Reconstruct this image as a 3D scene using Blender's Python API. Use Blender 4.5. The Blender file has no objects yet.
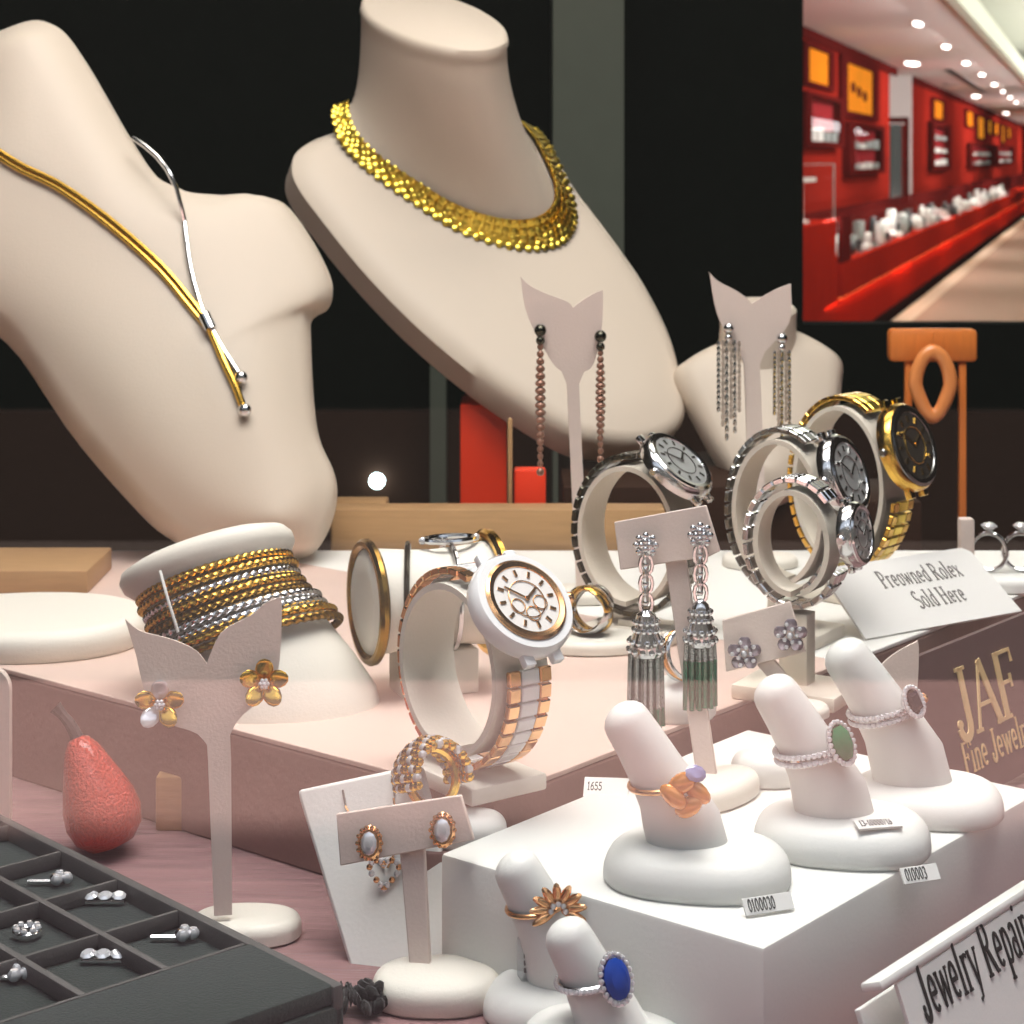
import bpy, bmesh, math, random
from mathutils import Vector as V, Matrix
from mathutils.bvhtree import BVHTree
random.seed(7)
SC = bpy.context.scene
COL = SC.collection
PI = math.pi
EYE = 1.5            # eye height of the photographer, metres
HZ, FP = 159.5, 2000.0   # horizon row and focal length of the 1024 px frame

# ------------------------------------------------------------------ measuring
def U(px, py, Y):                       # the point seen at a pixel, at distance Y into the shop
    return V(((px-512)/FP*Y, Y, EYE-(py-HZ)/FP*Y))
def PL(px, py, h):                      # the point seen at a pixel, on the level lying h below the eye
    return U(px, py, FP*h/(py-HZ))
def ON(px, py, P, n):                   # the point seen at a pixel, on the plane through P with normal n
    c = V((0, 0, EYE)); d = V(((px-512)/FP, 1, -(py-HZ)/FP))
    return c+d*((P-c).dot(n)/d.dot(n))
def nrm(*a): return V(a).normalized()
def lin(c):
    f = lambda u: (u/255/12.92) if u/255 <= .04045 else ((u/255+.055)/1.055)**2.4
    return tuple(f(u) for u in c)+(1,)

# ------------------------------------------------------------------ materials
MATS = {}
def mat(name, rgb, rough=.5, metal=0., bump=0., scale=200., var=0., coat=0., spec=.5, trans=0., ior=1.45, sheen=0., emit=None, estr=0., stretch=None, sss=0.):
    m = bpy.data.materials.new(name); m.use_nodes = True
    nt = m.node_tree; b = nt.nodes['Principled BSDF']
    b.inputs['Base Color'].default_value = lin(rgb)
    b.inputs['Roughness'].default_value = rough
    b.inputs['Metallic'].default_value = metal
    b.inputs['Coat Weight'].default_value = coat
    b.inputs['Specular IOR Level'].default_value = spec
    b.inputs['Transmission Weight'].default_value = trans
    b.inputs['IOR'].default_value = ior
    b.inputs['Sheen Weight'].default_value = sheen
    if sss:
        b.inputs['Subsurface Weight'].default_value = sss
        b.inputs['Subsurface Radius'].default_value = (.004, .003, .002)
    if emit:
        b.inputs['Emission Color'].default_value = lin(emit); b.inputs['Emission Strength'].default_value = estr
    if bump or var:
        tc = nt.nodes.new('ShaderNodeTexCoord'); nz = nt.nodes.new('ShaderNodeTexNoise')
        nz.inputs['Scale'].default_value = scale; nz.inputs['Detail'].default_value = 4
        src = tc.outputs['Object']
        if stretch:
            mp = nt.nodes.new('ShaderNodeMapping'); mp.inputs['Scale'].default_value = stretch[:3]
            if len(stretch) > 3: mp.inputs['Rotation'].default_value = (0, 0, stretch[3])
            nt.links.new(src, mp.inputs['Vector']); src = mp.outputs['Vector']
        nt.links.new(src, nz.inputs['Vector'])
        if bump:
            bp = nt.nodes.new('ShaderNodeBump'); bp.inputs['Strength'].default_value = bump; bp.inputs['Distance'].default_value = .002
            nt.links.new(nz.outputs['Fac'], bp.inputs['Height']); nt.links.new(bp.outputs['Normal'], b.inputs['Normal'])
        if var:
            mx = nt.nodes.new('ShaderNodeMix'); mx.data_type = 'RGBA'
            c = lin(rgb)
            mx.inputs['A'].default_value = tuple(x*(1-var) for x in c[:3])+(1,)
            mx.inputs['B'].default_value = tuple(min(1, x*(1+var)) for x in c[:3])+(1,)
            nt.links.new(nz.outputs['Fac'], mx.inputs['Factor']); nt.links.new(mx.outputs['Result'], b.inputs['Base Color'])
    MATS[name] = m
    return m
M = MATS
mat('cream', (236, 226, 210), .55, bump=.12, scale=900, sheen=.1)
mat('ivory', (240, 234, 222), .5, bump=.08, scale=900)
mat('bust_cream', (216, 201, 184), .5, bump=.08, scale=900)
mat('white', (244, 243, 238), .45, bump=.05, scale=700)
mat('card_pink', (226, 208, 198), .55, bump=.08, scale=900)
mat('gold', (232, 184, 84), .2, 1.)
mat('bright_gold', (255, 222, 92), .28, 1.)
mat('rose_gold', (232, 178, 128), .22, 1.)
mat('silver', (226, 226, 228), .16, 1.)
mat('steel', (150, 150, 148), .22, 1.)
mat('dark_steel', (78, 76, 66), .25, 1.)
mat('dark_gold', (150, 116, 56), .25, 1.)
mat('ceramic', (246, 247, 248), .12, coat=.6)
mat('dial_white', (244, 240, 236), .3, coat=.8)
mat('dial_silver', (214, 216, 214), .25, .5, coat=.8)
mat('dial_black', (58, 54, 48), .25, coat=.9)
mat('ink', (26, 32, 28), .6)
mat('ink_grey', (118, 116, 112), .7)
mat('gilt', (236, 204, 150), .5)
mat('mauve_cloth', (150, 112, 112), .55, bump=1., scale=16, var=.3, sheen=.4, stretch=(1, 7, 1, .6))
mat('pink_sheet', (218, 192, 180), .6, bump=.15, scale=40, var=.06)
mat('mauve_board', (140, 108, 100), .6, bump=.1, scale=300)
mat('sign_board', (96, 70, 72), .5, bump=.05, scale=300)
mat('tan_wood', (176, 138, 96), .5, bump=.1, scale=60, var=.15, stretch=(1, 8, 8))
mat('dark_wood', (48, 28, 17), .7, spec=.15, bump=.1, scale=60, var=.2, stretch=(1, 8, 8))
mat('tray_cloth', (22, 37, 33), .8, bump=.2, scale=1200, sheen=.3)
mat('tray_edge', (90, 88, 86), .6, bump=.1, scale=900)
mat('black_velvet', (14, 16, 12), .9, bump=.5, scale=500, sheen=.2)
mat('diamond', (246, 246, 250), .08, .45, spec=1.)
mat('grey_gem', (150, 136, 148), .12, .6, coat=1)
mat('emerald', (20, 118, 76), .12, 0., spec=.12)
mat('dark_gem', (30, 30, 44), .12, 0., spec=.12)
mat('sapphire', (16, 70, 170), .1, 0., spec=.12)
mat('amber', (232, 150, 66), .15, .3, coat=1)
mat('amethyst', (172, 172, 226), .08, coat=1, trans=.3, ior=1.6)
mat('tassel_silver', (178, 180, 176), .25, .85, bump=.6, scale=1500)
mat('tassel_green', (40, 110, 82), .2, .1, bump=.6, scale=1500, coat=.6)
mat('pale_bead', (206, 190, 176), .25, .5)
mat('bead_brown', (150, 110, 92), .3, .4)
mat('red_glitter', (196, 62, 44), .35, .2, bump=.8, scale=900, var=.35, coat=.5)
mat('stem_dark', (70, 56, 56), .6, bump=.3, scale=300)
mat('red_glow_paper', (240, 56, 14), .45, bump=.06, scale=300)  # brightened orange red, a red glow put into the colour
mat('orange_wood', (226, 128, 54), .45, bump=.1, scale=60, var=.15, stretch=(8, 8, 1))
mat('orange_resin', (240, 150, 84), .3, coat=.4)
mat('clear_plastic', (240, 244, 246), .05, trans=.92, ior=1.3)
mat('paper', (240, 238, 234), .7, bump=.05, scale=900)
mat('wall_dark', (14, 19, 15), .9, spec=.05, bump=.1, scale=30, var=.3)
mat('column_grey', (98, 104, 92), .7, bump=.1, scale=40, var=.1)
mat('cloth_floor', (30, 26, 22), .8, bump=.2, scale=40)
mat('glint_ball', (220, 250, 255), .3, emit=(220, 250, 255), estr=14)  # bright dot of a mirrored lamp, made as a glowing surface
# showroom
mat('mahogany', (142, 34, 24), .7, bump=.05, scale=6, var=.22, stretch=(6, 6, .6), spec=0.)
mat('mahogany_dark', (84, 20, 18), .7, bump=.05, scale=6, var=.2, spec=0.)
mat('counter_red', (156, 32, 18), .7, var=.15, scale=5, bump=.04, spec=0.)
mat('plaster', (232, 226, 222), .8, bump=.05, scale=30, spec=0.)
mat('plaster_green', (206, 210, 192), .8, bump=.05, scale=30, spec=0.)
mat('carpet', (150, 128, 112), .95, bump=.5, scale=160, var=.2, spec=0.)
mat('carpet_border', (184, 168, 148), .95, bump=.4, scale=160, var=.12, spec=0.)
mat('lens', (255, 250, 240), .4, emit=(255, 248, 240), estr=9)
mat('poster_orange', (178, 84, 8), .4, emit=(246, 168, 46), estr=.5, var=.4, scale=3, spec=0.)  # the print is given a glow of its own besides the lamplight
mat('poster_mark', (110, 52, 26), .5, spec=0.)
mat('case_lining', (150, 44, 48), .9, bump=.05, scale=20, spec=0.)
mat('strip', (255, 120, 60), .5, emit=(255, 120, 60), estr=1.5)
mat('kick', (30, 12, 10), .6, spec=0.)
mat('display_white', (224, 224, 216), .5, spec=.1)
mat('display_grey', (132, 140, 134), .4, spec=.1)
mat('display_dark', (60, 60, 62), .4, spec=.1)
mat('mirror_glass', (200, 205, 205), .05, 1.)
def pane_material(name, tint=(1, 1, 1), ior=1.5):
    m = bpy.data.materials.new(name); m.use_nodes = True; nt = m.node_tree
    nt.nodes.remove(nt.nodes['Principled BSDF'])
    out = nt.nodes['Material Output']
    t = nt.nodes.new('ShaderNodeBsdfTransparent'); t.inputs['Color'].default_value = tint+(1,)
    g = nt.nodes.new('ShaderNodeBsdfGlossy'); g.inputs['Roughness'].default_value = 0
    f = nt.nodes.new('ShaderNodeFresnel'); f.inputs['IOR'].default_value = ior
    x = nt.nodes.new('ShaderNodeMixShader')
    if ior < 1.1: x.inputs[0].default_value = .03
    else:                                   # the same mirror share from either side of the thin pane
        ge = nt.nodes.new('ShaderNodeNewGeometry'); ma = nt.nodes.new('ShaderNodeMath'); ma.operation = 'MULTIPLY_ADD'
        nt.links.new(ge.outputs['Backfacing'], ma.inputs[0]); ma.inputs[1].default_value = 1/ior-ior; ma.inputs[2].default_value = ior
        nt.links.new(ma.outputs[0], f.inputs['IOR']); nt.links.new(f.outputs[0], x.inputs[0])
    nt.links.new(t.outputs[0], x.inputs[1]); nt.links.new(g.outputs[0], x.inputs[2])
    nt.links.new(x.outputs[0], out.inputs['Surface'])
    MATS[name] = m
pane_material('pane_glass')
pane_material('case_glass', ior=1.02)

# ------------------------------------------------------------------ mesh building
class MB:
    def __init__(s): s.bm = bmesh.new()
    def poly(s, pts, mi=0):
        f = s.bm.faces.new([s.bm.verts.new(p) for p in pts]); f.material_index = mi; return f
    def loft(s, rings, cap0=True, cap1=True, closed=True, mi=0, loop=False):
        rv = [[s.bm.verts.new(p) for p in r] for r in rings]
        n = len(rings[0]); R = len(rv)
        for i in range(R if loop else R-1):
            a, b = rv[i], rv[(i+1) % R]
            for j in range(n if closed else n-1):
                k = (j+1) % n
                try:
                    f = s.bm.faces.new((a[j], a[k], b[k], b[j])); f.material_index = mi
                except ValueError: pass
        if not loop:
            if cap0: s.bm.faces.new(rv[0][::-1]).material_index = mi
            if cap1: s.bm.faces.new(rv[-1]).material_index = mi
        return s
    def prism(s, pts, off, mi=0):
        return s.loft([[V(p) for p in pts], [V(p)+V(off) for p in pts]], mi=mi)
    def tube(s, path, r, n=10, mi=0, loop=False, caps=True):
        path = [V(p) for p in path]; L = len(path); rs = r if isinstance(r, (list, tuple)) else [r]*L
        rings = []; up = None
        for i, p in enumerate(path):
            if loop: t = path[(i+1) % L]-path[i-1]
            else: t = path[min(i+1, L-1)]-path[max(i-1, 0)]
            t.normalize()
            if up is None: up = V((0, 0, 1)) if abs(t.z) < .9 else V((1, 0, 0))
            x = up-t*up.dot(t); x.normalize(); y = t.cross(x); up = x
            rings.append([p+(x*math.cos(2*PI*k/n)+y*math.sin(2*PI*k/n))*rs[i] for k in range(n)])
        return s.loft(rings, caps, caps, True, mi, loop)
    def box(s, c, ax, ay, az, hx, hy, hz, bev=0., mi=0, seg=2):
        c = V(c); t = bmesh.new(); bmesh.ops.create_cube(t, size=2)
        for v in t.verts: v.co = V((v.co.x*hx, v.co.y*hy, v.co.z*hz))
        if bev > 0: bmesh.ops.bevel(t, geom=t.edges[:], offset=bev, segments=seg, profile=.5, affect='EDGES')
        mp = {}
        for v in t.verts: mp[v] = s.bm.verts.new(c+V(ax)*v.co.x+V(ay)*v.co.y+V(az)*v.co.z)
        for f in t.faces: s.bm.faces.new([mp[v] for v in f.verts]).material_index = mi
        t.free(); return s
    def ball(s, c, rx, ry=None, rz=None, ax=(1, 0, 0), ay=(0, 1, 0), az=(0, 0, 1), nu=12, nv=8, mi=0):
        ry = rx if ry is None else ry; rz = rx if rz is None else rz
        ax, ay, az, c = V(ax), V(ay), V(az), V(c); rings = []
        for i in range(1, nv):
            a = PI*i/nv
            rings.append([c+ax*rx*math.sin(a)*math.cos(2*PI*k/nu)+ay*ry*math.sin(a)*math.sin(2*PI*k/nu)-az*rz*math.cos(a) for k in range(nu)])
        return s.loft(rings, mi=mi)
    def disc(s, c, n, rs, hs, ref=None, seg=32, mi=0, sy=1.0):   # turned profile about n: radii rs at heights hs
        c = V(c); n = V(n).normalized(); x = V(ref) if ref else (V((1, 0, 0)) if abs(n.x) < .9 else V((0, 0, 1)))
        x = x-n*x.dot(n); x.normalize(); y = n.cross(x)
        return s.loft([[c+n*h+(x*math.cos(2*PI*k/seg)+y*sy*math.sin(2*PI*k/seg))*r for k in range(seg)] for r, h in zip(rs, hs)], mi=mi)
    def gem(s, c, n, rx, ry, x, seg=8, mi=0, depth=1.0):
        c, n, x = V(c), V(n).normalized(), V(x); x = (x-n*x.dot(n)).normalized(); y = n.cross(x); r = min(rx, ry)*depth
        def ring(k, h, off): return [c+n*h+x*rx*k*math.cos(2*PI*(i+off)/seg)+y*ry*k*math.sin(2*PI*(i+off)/seg) for i in range(seg)]
        return s.loft([ring(.15, -.7*r, .5), ring(1, 0, .5), ring(1, .1*r, .5), ring(.62, .38*r, .5)], mi=mi)
    def build(s, name, mats, parent=None, smooth=35, loc=None, weld=0, bevel=0):
        if weld: bmesh.ops.remove_doubles(s.bm, verts=s.bm.verts[:], dist=weld)
        bmesh.ops.recalc_face_normals(s.bm, faces=s.bm.faces[:])
        o0 = V((0, 0, 0))
        if parent is not None:
            p = parent
            while p is not None: o0 = o0+p.location; p = p.parent
        elif loc is not None: o0 = V(loc)
        else:
            xs = [v.co for v in s.bm.verts]
            o0 = V((sum(c.x for c in xs)/len(xs), sum(c.y for c in xs)/len(xs), min(c.z for c in xs)))
        loc_own = V((0, 0, 0)) if parent is not None else o0
        for v in s.bm.verts: v.co -= o0
        me = bpy.data.meshes.new(name); s.bm.to_mesh(me); s.bm.free()
        for m in (mats if isinstance(mats, (list, tuple)) else [mats]): me.materials.append(MATS[m])
        if smooth:
            me.shade_smooth(); me.set_sharp_from_angle(angle=math.radians(smooth))
        o = bpy.data.objects.new(name, me); COL.objects.link(o); o.location = loc_own
        if parent is not None: o.parent = parent
        if bevel:
            b = o.modifiers.new('edge', 'BEVEL'); b.width = bevel; b.segments = 2; b.limit_method = 'ANGLE'; b.angle_limit = math.radians(50)
        return o
def tag(o, label, cat, group=None):
    o['label'] = label; o['category'] = cat
    if group: o['group'] = group
    return o
def thing(name, label, cat, loc, group=None):
    o = bpy.data.objects.new(name, None); COL.objects.link(o); o.location = V(loc); o.empty_display_size = .02
    return tag(o, label, cat, group)
def struct(o): o['kind'] = 'structure'; return o
X, Yv, Z = V((1, 0, 0)), V((0, 1, 0)), V((0, 0, 1))
def smooth_loop(pts, n):                # closed Catmull-Rom resampling
    L = len(pts); out = []
    for i in range(n):
        u = i/n*L; k = int(u); f = u-k
        a, b, c, d = (V(pts[(k+j-1) % L]) for j in range(4))
        out.append(.5*((2*b)+(c-a)*f+(2*a-5*b+4*c-d)*f*f+(3*b-a-3*c+d)*f**3))
    return out
def smooth_path(pts, n):
    P = [V(pts[0])]+[V(p) for p in pts]+[V(pts[-1])]; L = len(pts)-1; out = []
    for i in range(n):
        u = i/(n-1)*L; k = min(int(u), L-1); f = u-k
        a, b, c, d = P[k:k+4]
        out.append(.5*((2*b)+(c-a)*f+(2*a-5*b+4*c-d)*f*f+(3*b-a-3*c+d)*f**3))
    return out
def pad(mb, c, rx, ry, h, ax=X, ay=Yv, p=2.4, seg=48, mi=0, rnd=.5):   # rounded oval cushion standing on c
    c = V(c); ax, ay = V(ax), V(ay); rings = []
    prof = [(-.0012, 0), (0, .12*h)]+[(-h*rnd*(1-math.cos(a)), h*(1-rnd)+h*rnd*math.sin(a)) for a in [PI/2*i/7 for i in range(8)]]
    def ring(d, z): 
        out = []
        for k in range(seg):
            a = 2*PI*k/seg; ca, sa = math.cos(a), math.sin(a)
            out.append(c+Z*z+ax*(rx+d)*math.copysign(abs(ca)**(2/p), ca)+ay*(ry+d)*math.copysign(abs(sa)**(2/p), sa))
        return out
    rings = [ring(d, z) for d, z in prof]
    rings.append(ring(-min(rx, ry)*.6, h*1.02))
    return mb.loft(rings, mi=mi)
def puff(mb, outline, spine, P, n, bulge, thick, N=96, m=10, bumps=(), power=2.0):
    n = V(n); ol = smooth_loop([V((x, y, 0)) for x, y in outline], N)
    sp = smooth_path([V((x, y, 0)) for x, y in spine], 40)
    near = [min(sp, key=lambda q: (q-o).length) for o in ol]
    rings = [[ON(o.x, o.y, P, n)-n*thick for o in ol]]
    for j in range(m+1):
        s = j/m; ring = []
        for o, q in zip(ol, near):
            w = o.lerp(q, s)
            h = bulge*(1-(1-s)**power)**(1/power)
            for bx, by, br, bh in bumps:
                h += bh*math.exp(-((w.x-bx)**2+(w.y-by)**2)/br**2)*min(1, s*4)
            ring.append(ON(w.x, w.y, P, n)+n*h)
        rings.append(ring)
    nb = len(mb.bm.verts); mb.loft(rings, cap1=False); mb.bm.verts.ensure_lookup_table()
    inner = mb.bm.verts[nb+N*3:]
    bmesh.ops.remove_doubles(mb.bm, verts=list(inner), dist=1e-5)
    hf = bmesh.ops.holes_fill(mb.bm, edges=[e for e in mb.bm.edges if e.is_boundary], sides=0)
    bmesh.ops.triangulate(mb.bm, faces=hf['faces'])
    mb.bm.verts.ensure_lookup_table(); inner = mb.bm.verts[nb+N*3:]
    for _ in range(34): bmesh.ops.smooth_vert(mb.bm, verts=list(inner), factor=.5, use_axis_x=True, use_axis_y=True, use_axis_z=True)
    return mb
def plate(mb, outline, P, n, thick, mi=0, fold=None):
    pts = [ON(x, y, P, n) for x, y in outline]
    if fold: 
        pts = [p-n*abs(x-fold[0])*fold[1] for p, (x, y) in zip(pts, outline)]
    return mb.prism(pts, -V(n)*thick, mi)
def bvh_of(o):
    me = o.data; w = o.location; p = o.parent
    while p is not None: w = w+p.location; p = p.parent
    return BVHTree.FromPolygons([v.co+w for v in me.vertices], [list(f.vertices) for f in me.polygons])
def onto(bv, px, py, lift):
    c = V((0, 0, EYE)); d = V(((px-512)/FP, 1, -(py-HZ)/FP)).normalized()
    h, nn, _, _ = bv.ray_cast(c, d)
    if h is None:
        return None
    if nn.dot(d) > 0: nn = -nn
    return h+nn*lift
def curve_on(bv, pts, lift, n):
    q = [onto(bv, p.x, p.y, lift) for p in smooth_path([V((x, y, 0)) for x, y in pts], n)]
    return [p for p in q if p is not None]

# ------------------------------------------------------------------ stroke lettering (thick stems, thin hairlines, serifs)
def arc(cx, cy, rx, ry, a0, a1, n=12): return [(cx+rx*math.cos(math.radians(a0+(a1-a0)*i/n)), cy+ry*math.sin(math.radians(a0+(a1-a0)*i/n))) for i in range(n+1)]
T, H = .13, .055
def ser(x, y, w=.13): return ([(x-w, y), (x+w, y)], H)
GLY = {
 'J': (.5, [([(.32, 1), (.32, .22)]+arc(.17, .2, .15, .2, 0, -170, 10), T), ser(.32, .98), (arc(.05, .22, .04, .04, 0, 360, 8), .06)]),
 'A': (.74, [([(.04, 0), (.36, 1)], H), ([(.36, 1), (.68, 0)], T), ([(.15, .36), (.56, .36)], H), ser(.04, .02, .09), ser(.68, .02, .11)]),
 'F': (.62, [([(.14, 0), (.14, 1)], T), ([(.1, .97), (.56, .97), (.57, .78)], H), ([(.14, .52), (.44, .52)], H), ([(.44, .62), (.44, .42)], H), ser(.14, .02)]),
 'E': (.64, [([(.14, 0), (.14, 1)], T), ([(.05, .97), (.56, .97), (.57, .78)], H), ([(.14, .52), (.44, .52)], H), ([(.05, .03), (.58, .03), (.6, .24)], H)]),
 'R': (.74, [([(.14, 0), (.14, 1)], T), ([(.05, .97), (.3, .97)]+arc(.3, .74, .22, .23, 90, -90, 10)+[(.14, .51)], H+.03), ([(.32, .5), (.62, .02)], T), ser(.14, .02), ser(.66, .02, .07)]),
 'P': (.62, [([(.14, 0), (.14, 1)], T), ([(.05, .97), (.3, .97)]+arc(.3, .72, .22, .25, 90, -90, 10)+[(.14, .47)], H+.03), ser(.14, .02)]),
 'S': (.56, [(arc(.27, .74, .19, .23, 30, 250, 10)+arc(.27, .25, .21, .25, 80, -150, 10), .1)]),
 'H': (.8, [([(.14, 0), (.14, 1)], T), ([(.64, 0), (.64, 1)], T), ([(.14, .52), (.64, .52)], H), ser(.14, .02), ser(.64, .02), ser(.14, .98), ser(.64, .98)]),
 'e': (.5, [([(.07, .36), (.41, .36)]+arc(.24, .36, .17, .3, 0, 310, 16), .085)]),
 'w': (.76, [([(.06, .66), (.22, .02)], .1), ([(.22, .02), (.37, .64)], H), ([(.37, .64), (.53, .02)], .1), ([(.53, .02), (.68, .66)], H), ser(.06, .65, .08), ser(.68, .65, .07)]),
 'l': (.28, [([(.13, 0), (.13, 1.02)], .11), ser(.13, .02, .11), ([(.03, 1), (.13, 1)], H)]),
 'r': (.42, [([(.13, 0), (.13, .66)], .11), ([(.13, .42)]+arc(.28, .46, .15, .18, 170, 50, 6), .07), ser(.13, .02, .11), ([(.03, .64), (.13, .64)], H)]),
 'y': (.54, [([(.06, .66), (.27, .02)], .1), ([(.48, .66), (.22, -.2), (.08, -.24)], H+.01), ser(.06, .65, .08), ser(.48, .65, .07)]),
 'p': (.54, [([(.13, -.28), (.13, .66)], .11), (arc(.27, .33, .18, .31, 140, -140, 14), .085), ser(.13, -.27, .11)]),
 'a': (.48, [(arc(.22, .47, .15, .17, 150, 20, 8)+[(.36, .3), (.36, .02), (.44, .04)], .085), (arc(.2, .19, .14, .17, 40, 330, 12), .08)]),
 'i': (.27, [([(.13, 0), (.13, .66)], .11), ser(.13, .02, .11), (arc(.13, .88, .03, .03, 0, 360, 8), .06)]),
 'n': (.56, [([(.13, 0), (.13, .66)], .11), ([(.13, .46)]+arc(.28, .46, .15, .18, 160, 0, 8)+[(.43, 0)], .09), ser(.13, .02, .1), ser(.43, .02, .1)]),
 'o': (.52, [(arc(.25, .33, .18, .31, 0, 360, 18), .085)]),
 'd': (.54, [([(.41, 0), (.41, 1)], .11), (arc(.26, .33, .18, .31, 40, 320, 14), .085)]),
 'x': (.52, [([(.06, .66), (.44, 0)], .1), ([(.44, .66), (.06, 0)], H), ser(.06, .65, .07), ser(.44, .02, .07)]),
 ' ': (.3, []), '-': (.4, [([(.06, .36), (.3, .36)], .08)]), '/': (.4, [([(.04, 0), (.32, 1)], .08)]),
 '0': (.56, [(arc(.27, .5, .19, .48, 0, 360, 18), .09)]), '1': (.4, [([(.08, .8), (.2, 1), (.2, 0)], .1), ser(.2, .02)]),
 '3': (.5, [(arc(.22, .74, .18, .24, 150, -80, 10)+arc(.22, .26, .2, .26, 80, -150, 10), .09)]),
 '6': (.54, [(arc(.26, .28, .18, .27, 0, 360, 14), .09), ([(.1, .36), (.2, .8), (.4, .98)], .09)]),
 '5': (.5, [([(.42, .97), (.12, .97), (.1, .55)]+arc(.22, .3, .2, .29, 110, -150, 12), .09)]),
}
def lettering(mb, text, org, ux, uy, size, thick=.0004, wide=1.0, mi=0, gap=.04):
    org, ux, uy = V(org), V(ux).normalized(), V(uy).normalized(); n = ux.cross(uy); x0 = 0
    for ch in text:
        w, strokes = GLY[ch]
        for pts, sw in strokes:
            L = len(pts); a = []; b = []
            for i, (x, y) in enumerate(pts):
                p, q = pts[max(i-1, 0)], pts[min(i+1, L-1)]
                if L > 6 and abs(pts[0][0]-pts[-1][0])+abs(pts[0][1]-pts[-1][1]) < 1e-6 and i in (0, L-1): p, q = pts[L-2], pts[1]
                dx, dy = q[0]-p[0], q[1]-p[1]; d = math.hypot(dx, dy) or 1
                ox, oy = -dy/d*sw/2, dx/d*sw/2
                a.append((x+ox, y+oy)); b.append((x-ox, y-oy))
            def W(p): return org+ux*((x0+p[0])*size*wide)+uy*(p[1]*size)
            rings = [[W(p), W(q), W(q)+n*thick, W(p)+n*thick] for p, q in zip(a, b)]
            mb.loft(rings, mi=mi)
        x0 += w+gap
    return x0*size*wide

# ================================================================== SETTING
H0, HR, HB, HT = .26, .215, .22, .235        # levels below the eye: cloth deck, cream riser, white box, tray top
# directions shared by everything laid out along the diagonal
P_L, P_N = PL(440, 853, HB), PL(764, 948, HB)
A_ = (P_N-P_L).normalized()                   # towards the glass, rightwards
B_ = V((-A_.y, A_.x, 0))                      # away from the glass, rightwards
def slab(name, x0, x1, y0, y1, z0, z1, m, kind='structure', bev=0):
    mb = MB(); mb.box(((x0+x1)/2, (y0+y1)/2, (z0+z1)/2), X, Yv, Z, (x1-x0)/2, (y1-y0)/2, (z1-z0)/2, bev)
    o = mb.build(name, m, smooth=0)
    if kind: o['kind'] = kind
    return o
YW = 2.2                                      # the dark wall behind the window display, with an opening into the showroom
ox = (803-512)/FP*YW; oz = EYE-(324-HZ)/FP*YW
slab('wall_back', -2.6, ox, YW, YW+.04, 0, 3.2, 'wall_dark')
slab('wall_back.001', ox, 1.6, YW, YW+.04, 0, oz, 'wall_dark')
slab('wall_left', -1.0, -.96, .24, YW, 0, 3.2, 'wall_dark')
slab('wall_right', 1.1, 1.14, .24, YW, 0, 3.2, 'wall_dark')
slab('wall_front', -4.5, -1.0, .2, .26, 0, 3.2, 'wall_dark')
slab('wall_front.001', 1.14, 30, .2, .26, 0, 3.2, 'wall_dark')
slab('wall_front.002', -1.0, 1.14, .2, .26, 0, 1.16, 'wall_dark')
slab('wall_front.003', -1.0, 1.14, .2, .26, 2.35, 3.2, 'wall_dark')
slab('ceiling', -1.0, 1.14, .26, YW, 2.3, 2.34, 'wall_dark')
slab('floor', -4, 30, .26, 4, -.05, 0, 'cloth_floor')
slab('window_1', -1.0, 1.14, .225, .231, 1.16, 2.35, 'pane_glass')
col = slab('column', (553-512)/FP*1.95, (624-512)/FP*1.95, 1.95, 2.06, 0, 2.3, 'column_grey', kind='structure')
slab('trim_4', -.96, 1.1, YW-.02, YW, 0, EYE-(410-HZ)/FP*YW, 'dark_wood')
slab('trim_1', (430-512)/FP*2.1, (446-512)/FP*2.1, 2.1, 2.14, 0, 2.3, 'column_grey')

# deck with satin cloth, carried by a plinth down to the floor
mb = MB(); n = 60
zc = EYE-H0
for (x0, x1, y0, y1) in ((-.75, .75, .36, 1.32),): 
    mb.box(((x0+x1)/2, (y0+y1)/2, zc/2), X, Yv, Z, (x1-x0)/2, (y1-y0)/2, zc/2, .004)
o = mb.build('display_deck', 'mauve_cloth', smooth=30); tag(o, 'mauve satin covered deck that carries the whole window display', 'display deck')

# ---- outside, behind the photographer: what the pane mirrors
mat('paving_pink', (222, 180, 172), .8, bump=.3, scale=9, var=.18)
mat('asphalt', (112, 100, 94), .9, bump=.3, scale=40, var=.2)
mat('asphalt_dark', (54, 46, 42), .9, bump=.3, scale=40, var=.2)  # far street strip darkened so the pane mirrors less haze there
mat('facade_dark', (10, 13, 10), .8, var=.3, scale=.7)
def ground(name, y0, y1, m):
    slab(name, -30, 30, y0, y1, -.06, 0, m)
ground('pavement_outside', -5.3, .2, 'paving_pink')
ground('street_outside', -7.4, -5.3, 'asphalt')
ground('street_outside.001', -11.6, -7.4, 'asphalt_dark')
slab('facade_outside', -30, 30, -14, -11.6, -.06, 11, 'facade_dark')

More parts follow.
